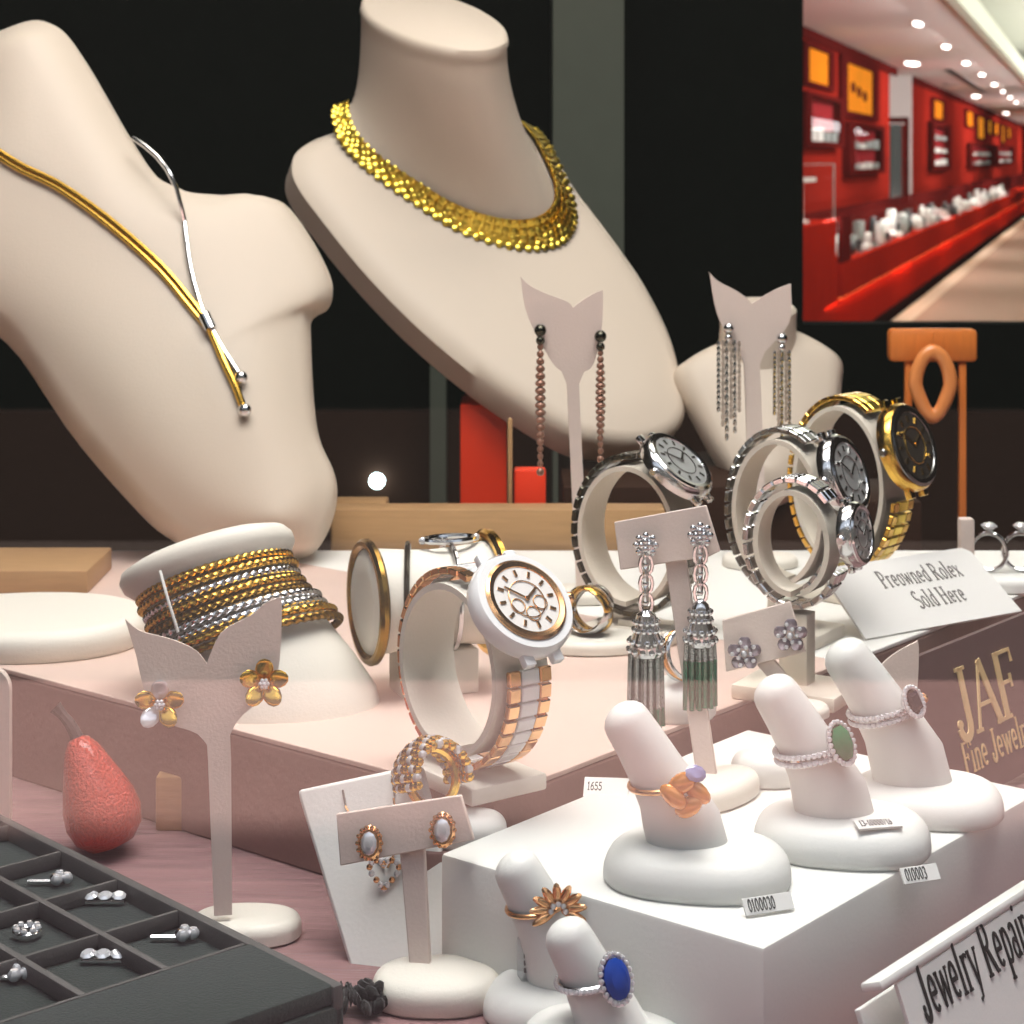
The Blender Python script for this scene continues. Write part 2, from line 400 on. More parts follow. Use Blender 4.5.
# ================================================================== SHOWROOM behind the opening
TA = (1098.6-512)/FP; AL = math.atan(TA); SA, CA = math.sin(AL), math.cos(AL)
R_, Q_ = V((SA, CA, 0)), V((CA, -SA, 0))       # along the showroom, across it
def RM(s, t, z): return R_*s+Q_*t+Z*z
def st(p): return p.dot(R_), p.dot(Q_)
CEI = -1.2
tw = st(PL(843, 45, CEI))[1]; tc = st(PL(890, 324, 1.5))[1]; ts = st(PL(972, 20, CEI))[1]
def s_at(px, t):                               # how far along the room the column px meets the plane t
    k = (px-512)/FP; Y = t/(k*CA-SA); return Y*(k*SA+CA), Y
def rbox(mb, s0, s1, t0, t1, z0, z1, bev=0, mi=0):
    return mb.box(RM((s0+s1)/2, (t0+t1)/2, (z0+z1)/2), R_, Q_, Z, (s1-s0)/2, (t1-t0)/2, (z1-z0)/2, bev, mi)
def rstruct(name, s0, s1, t0, t1, z0, z1, m):
    mb = MB(); rbox(mb, s0, s1, t0, t1, z0, z1); return struct(mb.build(name, m, smooth=0))
SE = 96.
rstruct('floor_showroom', 4.2, SE, -4.2, 6, -.1, 0, 'carpet')
rstruct('floor_border', 4.2, SE, tc-.02, tc+.16, 0, .003, 'carpet_border')
s_c = s_at(891, tw)[0]; s_d = s_at(912, tw)[0]
rstruct('wall_showroom', 4.2, s_c-.8, tw-.3, tw, 0, 2.7, 'mahogany')
mb = MB(); ring = []
for i in range(9):
    a = PI/2*i/8; ring.append((s_c-.8+2.0*math.sin(a), tw-.3+.3*math.cos(a)))
pts = [RM(s_c-.8, tw-.3, 0)]+[RM(s, t, 0) for s, t in ring]
mb.prism(pts, Z*2.7); struct(mb.build('wall_showroom_curve', 'mahogany', smooth=50))
rstruct('wall_showroom.001', s_d, SE, tw-.3, tw, 0, 2.7, 'mahogany')
rstruct('wall_recess', s_c-2, s_d+2, tw-1.0, tw-.8, 0, 2.7, 'plaster')
rstruct('wall_showroom_end', SE, SE+.2, -4.2, 6, 0, 3.4, 'mahogany_dark')
rstruct('wall_showroom_far', 4.2, SE, 6, 6.2, 0, 3.4, 'plaster')
rstruct('ceiling_showroom', 4.2, SE, -4.2, ts, 2.7, 2.82, 'plaster')
rstruct('ceiling_raised', 4.2, SE, ts-.6, 6.2, 3.3, 3.4, 'plaster_green')
rstruct('trim_cove', 4.2, SE, ts-.02, ts+.06, 2.66, 2.86, 'plaster_green')
rstruct('trim_2', 4.2, s_c+.6, tw, tw+.03, 2.6, 2.7, 'mahogany_dark')
rstruct('trim_3', s_d, SE, tw, tw+.03, 2.6, 2.7, 'mahogany_dark')
rstruct('wall_showroom_near', 4.1, 4.2, -4.2, tw, 0, 3.4, 'wall_dark')
# mirror in the recess
rstruct('wall_recess_end', s_d-.06, s_d-.001, tw-.8, tw-.001, 0, 2.7, 'plaster')
mb = MB(); rbox(mb, s_d-.5, s_d-.46, tw-.79, tw-.06, 2.02, 2.1); rbox(mb, s_d-.5, s_d-.46, tw-.06, tw-.001, 0, 2.1); struct(mb.build('trim_doorway', 'mahogany_dark', smooth=0))
mb = MB(); rbox(mb, s_d-.09, s_d-.061, tw-.78, tw-.07, .3, 2.0)
m_ = mb.build('recess_mirror', 'mirror_glass', smooth=0); tag(m_, 'tall mirror between the two red panelled walls of showroom', 'mirror')

def wall_rect(px0, px1, py0, py1):
    s0, y0 = s_at(px0, tw); s1, y1 = s_at(px1, tw); ym = FP*0+(y0+y1)/2
    ymid = s_at((px0+px1)/2, tw)[1]
    return s0, s1, EYE-(py1-HZ)/FP*ymid, EYE-(py0-HZ)/FP*ymid
def wall_picture(px0, px1, py0, py1, label, marks=0):
    s0, s1, z0, z1 = wall_rect(px0, px1, py0, py1); fs, fz = (s1-s0)*.13, (z1-z0)*.1
    r = thing('wall_picture', label, 'picture', RM((s0+s1)/2, tw, z0), 'lit orange pictures along the showroom wall')
    mb = MB(); rbox(mb, s0, s1, tw, tw+.05, z0, z0+fz); rbox(mb, s0, s1, tw, tw+.05, z1-fz, z1)
    rbox(mb, s0, s0+fs, tw, tw+.05, z0+fz, z1-fz); rbox(mb, s1-fs, s1, tw, tw+.05, z0+fz, z1-fz)
    mb.build('frame', 'mahogany_dark', r, smooth=0)
    mb = MB(); rbox(mb, s0+fs, s1-fs, tw, tw+.015, z0+fz, z1-fz); mb.build('print', 'poster_orange', r, smooth=0)
    if marks:
        mb = MB()
        for i in range(marks):
            s = s0+(s1-s0)*(.34+.16*i); z = z0+(z1-z0)*(.52-.05*i)
            mb.ball(RM(s, tw+.015, z), .004, (s1-s0)*.07, (z1-z0)*.1, Q_, R_, Z)
        mb.build('motif', 'poster_mark', r)
def wall_case(px0, px1, py0, py1, label, shelves, items):
    s0, s1, z0, z1 = wall_rect(px0, px1, py0, py1); fs, fz = (s1-s0)*.12, (z1-z0)*.1; D = .09
    r = thing('wall_display_case', label, 'display case', RM((s0+s1)/2, tw, z0), 'glazed cases set on the showroom wall')
    mb = MB(); rbox(mb, s0, s1, tw, tw+D, z0, z0+fz); rbox(mb, s0, s1, tw, tw+D, z1-fz, z1)
    rbox(mb, s0, s0+fs, tw, tw+D, z0+fz, z1-fz); rbox(mb, s1-fs, s1, tw, tw+D, z0+fz, z1-fz)
    mb.build('frame', 'mahogany_dark', r, smooth=0)
    mb = MB(); rbox(mb, s0+fs, s1-fs, tw, tw+.01, z0+fz, z1-fz); mb.build('back_panel', 'case_lining', r, smooth=0)
    mb = MB(); rbox(mb, s0+fs, s1-fs, tw+D-.008, tw+D-.004, z0+fz, z1-fz); mb.build('glass_front', 'case_glass', r, smooth=0)
    for k in range(shelves):
        zz = z0+fz+(z1-z0-2*fz)*k/shelves
        if k:
            mb = MB(); rbox(mb, s0+fs, s1-fs, tw+.012, tw+D-.012, zz-.004, zz); mb.build('shelf', 'case_glass', r, smooth=0)
        for j in range(items):
            s = s0+fs+(s1-s0-2*fs)*(j+.5)/items; w = (s1-s0)/items*.3; hh = (z1-z0)/shelves*(.18+.22*random.random())
            mb = MB(); mb.box(RM(s, tw+.045, zz+hh/2+.0005), R_, Q_, Z, w, .02, hh/2, .004)
            o = mb.build('jewellery_display', random.choice(['display_white', 'display_white', 'display_grey']), smooth=0)
            tag(o, 'tiny pale jewellery display inside a glazed case on red wall', 'jewellery display', 'jewellery displays in the wall cases')
wall_picture(800, 830, 46, 88, 'lit orange picture cut by the edge of the opening, above a wall case')
wall_picture(838, 875, 61, 119, 'largest lit orange picture, dark marks in its middle, on red wall', 3)
wall_picture(930, 943, 99, 121, 'small square orange picture alone above the tall narrow wall case')
for i, (a, b, c, d) in enumerate(((964, 973, 110, 128), (975, 984, 115, 141), (986, 991, 119, 135), (993, 998, 122, 136), (1000, 1004, 124, 144), (1006, 1010, 127, 139))):
    wall_picture(a, b, c, d, ['first', 'second', 'third', 'fourth', 'fifth', 'sixth'][i]+' orange picture in the far row past the tall narrow wall case')
wall_case(797, 836, 95, 147, 'glazed wall case of pale displays below the picture cut by the opening', 1, 4)
wall_case(842, 878, 124, 174, 'two shelf glazed wall case below the largest orange picture', 2, 4)
wall_case(927, 946, 123, 170, 'tall narrow glazed wall case past the recess in the red wall', 3, 2)
wall_case(966, 990, 144, 167, 'wide low glazed wall case below the far row of pictures, nearer one', 2, 4)
wall_case(994, 1011, 146, 164, 'wide low glazed wall case at the far end of the red wall', 2, 3)

# long counter
s0 = st(PL(842, 361, 1.5))[0]
r = thing('jewellery_counter', 'long red wood counter with glazed top running down the showroom', 'counter', RM(s0, tc, 0))
dep = .36
mb = MB(); rbox(mb, s0, SE-1, tc-dep, tc-.06, .1, .47); mb.build('lower_panel', 'counter_red', r, smooth=0)
mb = MB(); rbox(mb, s0, SE-1, tc-dep, tc, .47, .73, .006); mb.build('upper_panel', 'counter_red', r, smooth=0)
mb = MB(); rbox(mb, s0, SE-1, tc-dep, tc-.02, 0, .1); mb.build('plinth', 'kick', r, smooth=0)
mb = MB(); rbox(mb, s0+.1, SE-1, tc-.012, tc-.006, .73, 1.07); rbox(mb, s0+.1, SE-1, tc-dep+.01, tc-.006, 1.072, 1.08); mb.build('glass', 'case_glass', r, smooth=0)
mb = MB(); rbox(mb, s0, s0+.5, tc-.04, tc, .73, 1.08); rbox(mb, s0, SE-1, tc-dep, tc-dep+.03, .73, 1.08); mb.build('frame_posts', 'mahogany_dark', r, smooth=0)
mb = MB(); rbox(mb, s0, SE-1, tc-.03, tc-.015, .460, .468); mb.build('light_strip', 'strip', r, smooth=0)
k = 0; s = s0+.7
while s < 52 and k < 90:
    for row in range(2):
        hh = .05+.16*random.random()**1.5+row*.05; w = .12+.07*random.random()
        t = tc-.08-row*.13; p = RM(s+random.uniform(-.02, .02), t, .7305)
        mb = MB()
        q = random.random()
        if q < .4: mb.box(p+Z*hh/2, R_, Q_, Z, w, .035, hh/2, .012)
        elif q < .7: mb.ball(p+Z*hh/2, w, .04, hh/2, R_, Q_, Z, 10, 6)
        else: mb.disc(p, Z, [.045, .045, .012, .03, .03], [0, .012, .02, hh*.8, hh], R_, 10)
        o = mb.build('counter_display', random.choice(['display_white', 'display_white', 'display_white', 'display_grey', 'display_dark']), smooth=40)
        tag(o, 'small jewellery display crowded under the glass of the long red counter', 'jewellery display', 'jewellery displays in the long counter'); k += 1
    s += .38+s*.010
# plinth case at the near end
s1 = s0-.25
def s_of(px, t): return s_at(px, t)[0]
r = thing('plinth_case', 'square red plinth with a clear glass box on top, at counter end', 'display case', RM(s1-1.5, tc-.2, 0))
mb = MB(); rbox(mb, s1-3.4, s1, tc-.42, tc-.02, 0, 1.06, .004); mb.build('plinth', 'counter_red', r, smooth=0)
mb = MB(); rbox(mb, s1-3.3, s1-.05, tc-.41, tc-.03, 1.06, 1.47); mb.build('glass_box', 'case_glass', r, smooth=0)
mb = MB()
for sa in (s1-3.3, s1-.05):
    for ta in (tc-.41, tc-.03): rbox(mb, sa-.03, sa+.03, ta-.003, ta+.003, 1.06, 1.47)
for ta in (tc-.41, tc-.03): rbox(mb, s1-3.3, s1-.05, ta-.003, ta+.003, 1.464, 1.47)
mb.build('glass_edges', 'display_grey', r, smooth=0)
mb = MB(); c = RM(s1-1.0, tc-.13, 1.061); mb.disc(c, Z, [.05, .05, .012, .01, .01], [0, .02, .03, .3, .31], R_, 12); mb.box(c+Z*.3, R_, Q_, Z, .3, .06, .015)
tag(mb.build('white_bracelet_stand', 'display_white', smooth=40), 'white t shaped stand inside the glass box on the plinth', 'display stand')
mb = MB(); mb.ball(RM(s1-2.4, tc-.17, 1.0995), .35, .06, .038, R_, Q_, Z)
tag(mb.build('gold_brooch', 'gold'), 'round gold piece lying in the glass box on the plinth', 'jewellery')
# recessed downlights, vents
for i, (px, py, w) in enumerate(((912, 63, 17), (918, 23, 11), (946, 46, 9), (966, 62.5, 8), (982, 74, 7), (994, 84, 6), (1003, 91, 5), (1010, 97, 5), (1016, 102, 4), (976, 96, 10), (1006, 113, 7))):
    p = PL(px, py, CEI); ss, tt = st(p); ra = w*.4/FP*p.y; rs = ra*(6.5 if i else 5.0)
    r = thing('ceiling_light', ['wide oval ceiling light alone near the red wall', 'first of the small row of ceiling lights from the opening', 'second of the small row of ceiling lights', 'third of the small row of ceiling lights', 'fourth of the small row of ceiling lights', 'fifth of the small row of ceiling lights', 'sixth of the small row of ceiling lights', 'seventh of the small row of ceiling lights', 'eighth and farthest of the small row of ceiling lights', 'wide ceiling light above the far pictures, past the long vent', 'farthest wide ceiling light near the end of red wall'][i], 'ceiling light', RM(ss, tt, 2.68), 'recessed ceiling lights of the showroom')
    mb = MB(); mb.disc(RM(ss, tt, 2.6995), -Z, [rs*1.25, rs*1.2, rs], [0, .008, .006], R_, 24, sy=ra/rs); mb.build('ring', 'plaster', r)
    mb = MB(); mb.disc(RM(ss, tt, 2.693), -Z, [rs, rs*.8], [0, .012], R_, 24, sy=ra/rs); mb.build('lens', 'lens', r)
for lab, a, b in (('long dark slot vent in the showroom ceiling', (948, 69), (984, 92)), ('short dark vent beside the long slot vent', (945, 84), (956, 85))):
    pa, pb = PL(*a, CEI), PL(*b, CEI); mb = MB()
    sa, ta = st(pa); sb, tb = st(pb)
    d = (pb-pa); L = d.length; d.normalize(); mb.box((pa+pb)/2-Z*.006, d, Z.cross(d), Z, L/2, .05, .005)
    tag(mb.build('ceiling_vent', 'display_dark', smooth=0), lab, 'vent')
# showroom light
def area(name, p, d, sx, sy, power, colr=(1, .93, .84), spread=None, along=None):
    l = bpy.data.lights.new(name, 'AREA'); l.shape = 'RECTANGLE'; l.size = sx; l.size_y = sy; l.energy = power; l.color = colr
    if spread: l.spread = math.radians(spread)
    o = bpy.data.objects.new(name, l); COL.objects.link(o); o.location = p
    if along is None: o.rotation_euler = V(d).to_track_quat('-Z', 'Y').to_euler()
    else:
        z = -V(d).normalized(); y = V(along); y = (y-z*y.dot(z)).normalized(); x = y.cross(z)
        o.rotation_euler = Matrix((x, y, z)).transposed().to_euler()
    return o
for s in (11, 15, 20, 26, 33, 42, 54, 70):
    area('showroom_ceiling_lamp', RM(s, (tw+ts)/2+.5, 2.66), (-Q_*.25-Z), .4, 3, 62*(s/16)**.6, (1, .96, .93), along=R_)
for s in (9, 19, 29, 42, 62):
    area('showroom_fill_uplight', RM(s, ts+1.4, 2.2), (-Q_*.7+Z), .5, 10, 160*(s/20)**.5, (1, .97, .97), along=R_)  # unseen fill light added to brighten the lower ceiling
    area('showroom_fill_uplight', RM(s, ts+1.0, 3.0), (0, 0, 1), .3, 9, 28, (1, .99, .92), along=R_)  # unseen fill added for the raised ceiling
for s in (s0+2.7, s0+8.2, s0+14.4, s0+21, s0+30, s0+44):
    area('counter_fill', RM(s, tc-.03, 1.066), tuple(Q_*-.4-Z*.9), .02, 5+s*.12, 9+s*.2, (1, .98, .95), along=R_)  # fill light added under the glass to brighten the displays
    area('counter_strip_lamp', RM(s, tc-.018, .452), tuple(Q_*-.12-Z*.9), .02, 5+s*.12, 7+s*.1, (1, .45, .25), along=R_)

# ================================================================== RISERS AND BLOCKS
def block(name, label, cat, corner_px, h_top, h_bot, la, lb, m, bev=.0015, a=A_, b=B_, lid=None):
    c = PL(*corner_px, h_top)               # the corner nearest the glass
    mb = MB(); zt, zb = EYE-h_top, EYE-h_bot
    mb.box(V((c.x, c.y, (zt+zb)/2))-a*la/2+b*lb/2, a, b, Z, la/2, lb/2, (zt-zb)/2, bev)
    return tag(mb.build(name, m, smooth=30), label, cat)
lenA = (P_N-P_L).length
lenB = (PL(932, 768, HB)-P_L).dot(B_)
block('display_box', 'white lacquered display box carrying three ring holders', 'display box', (764, 948), HB, H0, lenA, lenB, 'white')
V0 = PL(492, 797, HR); YB = 1.10
V1 = V0+B_*((YB-V0.y)/B_.y); V3 = V0-A_*.55
rp = [V((p[0], p[1], 0)) for p in (V0, V1, (-.47, YB), V3)]
mb = MB(); mb.prism([p+Z*(EYE-H0) for p in rp], Z*(H0-HR-.0022))
tag(mb.build('display_riser', 'mauve_board', smooth=30, bevel=.001), 'broad mauve riser under the cream sheet with the watches', 'display riser')
VS = V0+B_*.235; VB = VS-A_*((YB-VS.y)/-A_.y)                      # where the white shelf board meets the pink sheet
sh = [V((p[0], p[1], 0)) for p in (V0, VS, VB, (-.47, YB), V3)]
mb = MB(); mb.prism([p+Z*(EYE-HR-.002) for p in sh], Z*.002)
tag(mb.build('riser_sheet', 'pink_sheet', smooth=30, bevel=.0004), 'dusty pink sheet lying flat over the mauve riser, below the white ceramic watch', 'display sheet')
sh = [V((p[0], p[1], 0)) for p in (VS+B_*.0004, V1, VB+B_*.0004+V((.0006, 0, 0)))]
mb = MB(); mb.prism([p+Z*(EYE-HR-.002) for p in sh], Z*.002)
tag(mb.build('shelf_board', 'white', smooth=30, bevel=.0005), 'white board lying on the riser under the tilted card', 'display board')
ZR = EYE-HR; ZD = EYE-H0; ZB = EYE-HB; ZT = EYE-HT
def ground_z(z): return EYE-z
# tan rail and its rear supports, standing on the deck behind the riser
def stand_box(name, label, cat, x0, x1, y0, y1, z0, z1, m, bev=.001):
    mb = MB(); mb.box(((x0+x1)/2, (y0+y1)/2, (z0+z1)/2), X, Yv, Z, (x1-x0)/2, (y1-y0)/2, (z1-z0)/2, bev)
    return tag(mb.build(name, m, smooth=30), label, cat)
stand_box('wooden_rail', 'tan wooden rail standing behind the cream sheet, below the gold necklace bust', 'rail', -.100, .085, 1.108, 1.13, ZD, EYE-.194, 'tan_wood')
stand_box('wooden_rail', 'low tan wooden block on the cream sheet beside the round pedestal', 'block', -.42, -.21, .99, 1.05, ZR, EYE-.2035, 'tan_wood')
stand_box('bust_pedestal', 'dark wooden pedestal under the bust with the gold necklace', 'pedestal', .03, .135, 1.16, 1.3, ZD, EYE-.19, 'dark_wood')
stand_box('bust_pedestal', 'dark wooden pedestal under the small bare bust', 'pedestal', .15, .25, 1.22, 1.31, ZD, EYE-.209, 'dark_wood')

# ================================================================== BUST WITH THE LARIAT
P = U(300, 556, 1.062); nA = nrm(.10, -.90, .38)
r = thing('necklace_bust', 'wide cream torso bust wearing the gold and silver lariat', 'necklace bust', P)
olA = [(60, 34), (76, 48), (96, 78), (130, 137), (158, 178), (184, 194), (215, 200), (262, 198), (286, 205), (310, 236), (327, 268), (333, 288), (328, 303), (313, 313), (311, 335), (314, 400), (320, 440), (334, 472), (337, 500), (326, 532), (308, 552), (270, 556), (210, 553), (165, 532), (130, 500), (70, 430), (12, 345), (-30, 316), (-75, 302), (-98, 270), (-92, 228), (-66, 190), (-44, 150), (-44, 100), (-36, 58), (0, 40), (36, 28)]
mb = MB()
puff(mb, olA, [(30, 75), (60, 160), (150, 330), (235, 470), (270, 525)], P, nA, .034, .012, N=140, m=14, bumps=((248, 405, 62, .006), (120, 420, 62, .006), (60, 255, 60, -.004)), power=2.2)
bA = mb.build('torso', 'bust_cream', r, smooth=60, weld=1e-5)
mb = MB(); q = ON(120, 300, P, nA)-nA*.012; e = V((q.x, 1.09, ZD+.0))
q2 = ON(180, 470, P, nA)-nA*.010
q2 = ON(250, 400, P, nA)-nA*.0125; mb.tube([q2, V((q2.x, q2.y+.02, ZD))], .004, 8); mb.build('prop', 'cream', r)
bv = bvh_of(bA)
r = thing('lariat_necklace', 'gold and silver cord lariat with bead tips on the wide bust', 'necklace', onto(bv, 243, 412, 0))
mb = MB()
mb.tube(curve_on(bv, [(-38, 120), (-10, 145), (22, 166), (62, 186), (112, 222), (160, 265), (192, 303), (208, 326)], .0024, 50), .0017, 8)
mb.tube(curve_on(bv, [(-40, 126), (-12, 150), (20, 171), (60, 191), (109, 227), (157, 270), (189, 308), (207, 330)], .0021, 50), .0014, 8)
mb.build('gold_cord', 'gold', r)
mb = MB(); a = curve_on(bv, [(184, 222), (186, 240), (191, 272), (200, 305), (208, 326)], .0022, 40)
y0 = a[0].y; a = [U(133, 138, y0+.014), U(150, 150, y0+.007), U(165, 166, y0+.002), U(177, 190, y0-.0015)]+a
mb.tube(smooth_path(a, 60), .0014, 8); mb.build('silver_cord', 'silver', r)
mb = MB(); pa, pb = onto(bv, 204, 318, .0046), onto(bv, 211, 333, .0046); mb.tube([pa, pb], .0035, 12); mb.build('slider', 'silver', r)
mb = MB(); mb.tube(curve_on(bv, [(209, 328), (222, 360), (234, 386), (242, 407)], .0028, 16), .0021, 10); mb.build('gold_tip', 'gold', r)
mb = MB(); mb.tube(curve_on(bv, [(209, 328), (220, 348), (231, 366), (239, 378)], .0035, 14), .0016, 8); mb.build('silver_tip', 'silver', r)
for px, py in ((244, 412), (240, 380)):
    mb = MB(); mb.ball(onto(bv, px, py, .0042), .0036, nu=14, nv=10); mb.build('bead', 'silver', r)

# ================================================================== BUST WITH THE GOLD NECKLACE
P = PL(640, 446, .1755); nB = nrm(.30, -.74, .60)
r = thing('necklace_bust', 'cream slanted bust with a flat neck top wearing a broad gold necklace', 'necklace bust', P)
olB = [(292, 166), (299, 150), (330, 134), (400, 118), (470, 118), (535, 138), (556, 158), (575, 190), (604, 228), (642, 282), (670, 338), (683, 392), (684, 418), (670, 436), (640, 446), (605, 445), (572, 438), (530, 414), (480, 380), (420, 330), (365, 274), (315, 212), (296, 184)]
mb = MB(); puff(mb, olB, [(430, 190), (520, 290), (620, 390)], P, nB, .010, .020, N=120, m=10, power=2.6)
mb.build('chest', 'bust_cream', r, smooth=50, weld=1e-5)
dB = nrm(.03, -.36, .93); cB = U(434, 31, P.y+.052); Nn = 64
front = [(331, 120), (338, 150), (366, 180), (410, 212), (455, 240), (505, 256), (545, 256), (566, 240), (568, 215), (556, 180), (540, 150), (524, 136)]
back = [(500, 128), (450, 122), (395, 117), (350, 112)]
loop = smooth_loop([ON(x, y, P, nB)+nB*.008 for x, y in front+back], Nn)
cen = sum(loop, V((0, 0, 0)))/Nn
disc = []
for i in range(Nn):
    # match the ring around the neck to the flat top by turning with equal steps from the leftmost point
    a = PI+2*PI*i/Nn; disc.append(ON(434+73*math.cos(a), 31-26*math.sin(a)+math.cos(a)*16, cB, dB))
def neck(i, t):
    p0, p1 = disc[i % Nn], loop[i % Nn]; out = (p1-cen); out = (out-nB*out.dot(nB)).normalized()
    m0 = -dB*.13; m1 = out*.045-nB*.01
    h00, h10, h01, h11 = 2*t**3-3*t*t+1, t**3-2*t*t+t, -2*t**3+3*t*t, t**3-t*t
    return p0*h00+m0*h10+p1*h01+m1*h11
mb = MB(); cD = sum(disc, V((0, 0, 0)))/Nn
rings = [[neck(i, t/16) for i in range(Nn)] for t in range(17)][::-1]
rings.append([p+dB*.0045+(p-cD)*.03 for p in disc][:]); 
rings[-1] = [cD+(p-cD)*1.02+dB*.003 for p in disc]
rings.append([cD+(p-cD)*1.0+dB*.007 for p in disc])
rings.append([cD+(p-cD)*.94+dB*.0085 for p in disc])
mb.loft(rings, cap0=False); mb.build('neck', 'bust_cream', r, smooth=50)
mb = MB(); n0 = 0
def nn(i, t):
    a, b, c = neck(i, t), neck(i+1, t), neck(i, t+.02); v = (b-a).cross(c-a).normalized()
    return v if v.dot(neck(i, t)-cen-Z*.02) > 0 else -v
cnt = 0
for row in range(5):
    for k in range(-2, 58):
        f = k*.86+(row % 2)*.43+.2
        i = int(math.floor(f)) % Nn; fr = f-math.floor(f); t = .745+.060*row
        if f > 47.5 or f < -1.2: continue
        p = neck(i, t).lerp(neck(i+1, t), fr); nv = nn(i, t); tt = (neck(i+1, t)-neck(i, t)).normalized()
        tl_ = (nv+tt*random.uniform(-.25, .25)+nv.cross(tt)*random.uniform(-.25, .25)).normalized(); mb.disc(p+nv*.0034, tl_, [.0016, .0026, .0026, .0015], [-.0009, -.0003, .0003, .0009], tt, 10); cnt += 1
rr_ = []
for row in range(6):
    rr_.append([neck(int(f//1) % Nn, .725+.058*row).lerp(neck(int(f//1)+1, .725+.058*row), f % 1)+nn(int(f//1) % Nn, .725+.058*row)*.0018 for f in [k*.5-.8 for k in range(97)]])
mb.loft(rr_, False, False, closed=False)
o = mb.build('gold_necklace', 'bright_gold', smooth=40)
tag(o, 'broad woven gold necklace of small discs around the cream bust', 'necklace')

# ================================================================== SMALL BARE BUST
P = PL(760, 502, .2005); nC = nrm(.05, -.84, .5)
P = ON(760, 502, V((0, 1.215, EYE-.2)), Yv)
r = thing('necklace_bust', 'small bare cream bust with rounded shoulders behind the watches', 'necklace bust', P)
olC = [(674, 376), (690, 358), (716, 344), (740, 335), (790, 331), (822, 344), (841, 360), (842, 382), (836, 420), (815, 460), (790, 498), (760, 503), (738, 486), (716, 454), (694, 414)]
mb = MB(); puff(mb, olC, [(765, 365), (765, 400), (765, 470)], P, nC, .016, .012, N=90, m=9); mb.build('chest', 'bust_cream', r, smooth=50, weld=1e-5)
mb = MB(); c0 = ON(757, 345, P, nC); mb.disc(c0-Z*.012, nrm(0, -.2, 1), [.016, .024, .0255, .0245, .024, .024, .022], [-.045, -.02, .0, .01, .022, .036, .038], X, 36); mb.build('neck', 'bust_cream', r)

# ================================================================== LEAF SHAPED EARRING STANDS
def oval_base(r, c, rx, ry, h, m='ivory', name='base', ax=X, ay=Yv, p=2.3):
    mb = MB(); pad(mb, c, rx, ry, h, ax, ay, p); return mb.build(name, m, r, smooth=50)
def bez(pts, n=24): return [(p.x, p.y) for p in smooth_path([V((x, y, 0)) for x, y in pts], n)]
def hook(r, p, q, m='silver'):
    mb = MB(); mb.tube([p, q], .0006, 6); return mb.build('post', m, r)
def flower(r, c, n, x, R, m, m2, petals=5, layers=1, cm='diamond'):
    n = V(n).normalized(); x = (V(x)-n*V(x).dot(n)).normalized(); y = n.cross(x)
    for k in range(petals):
        a = 2*PI*k/petals+.3; d = x*math.cos(a)+y*math.sin(a); tl = (d*.86+n*.5).normalized(); w = n.cross(d)
        mb = MB(); mb.ball(c+d*R*.55+n*R*.22, R*.5, R*.36, R*.10, tl, w, tl.cross(w), 12, 8)
        mb.build('petal', m if k % 2 == 0 or m2 is None else m2, r, smooth=60)
    mb = MB()
    for k in range(6):
        a = 2*PI*k/6; mb.ball(c+(x*math.cos(a)+y*math.sin(a))*R*.14+n*R*.34, R*.09, nu=8, nv=6)
    mb.ball(c+n*R*.38, R*.1, nu=8, nv=6); mb.build('centre', cm, r)
# the front pair
b0 = PL(246, 936, H0); nL = nrm(.12, -.98, .1); P = V((b0.x-.008, b0.y, ZD+.08))
r = thing('earring_stand', 'tall leaf shaped cream earring stand holding the gold flower studs', 'earring stand', b0)
def lf(x, y): return (x, y)
ol = bez([(125, 619), (140, 631), (170, 639), (195, 650), (207, 664)], 14)+bez([(208, 660), (222, 632), (250, 616), (266, 603), (281, 597)], 14)+bez([(282, 604), (281, 640), (277, 676), (262, 698), (240, 718), (230, 735)], 14)+[(231, 760), (232, 915), (214, 916), (208, 760)]+bez([(207, 745), (196, 733), (175, 726), (154, 716), (144, 690), (136, 655)], 12)
mb = MB(); plate(mb, ol, P, nL, .0016, fold=None); mb.build('leaf_card', 'card_pink', r, smooth=40)
oval_base(r, b0, .0185, .013, .0075)
for px, py, lab, sx in ((160, 703, 'gold and clear flower stud on the lower leaf tip of the stand', -1), (264, 682, 'gold flower stud on the upper leaf tip of the stand', 1)):
    c = ON(px, py, P, nL)-nL*0+nL*.0012
    e = thing('flower_earring', lab, 'earring', c-Z*.011, 'gold flower studs on the leaf stand')
    flower(e, c, nL, X, .0086, 'gold', 'diamond' if sx < 0 else None, 5)
    hook(e, c-nL*.0006, c+nL*.003, 'gold')
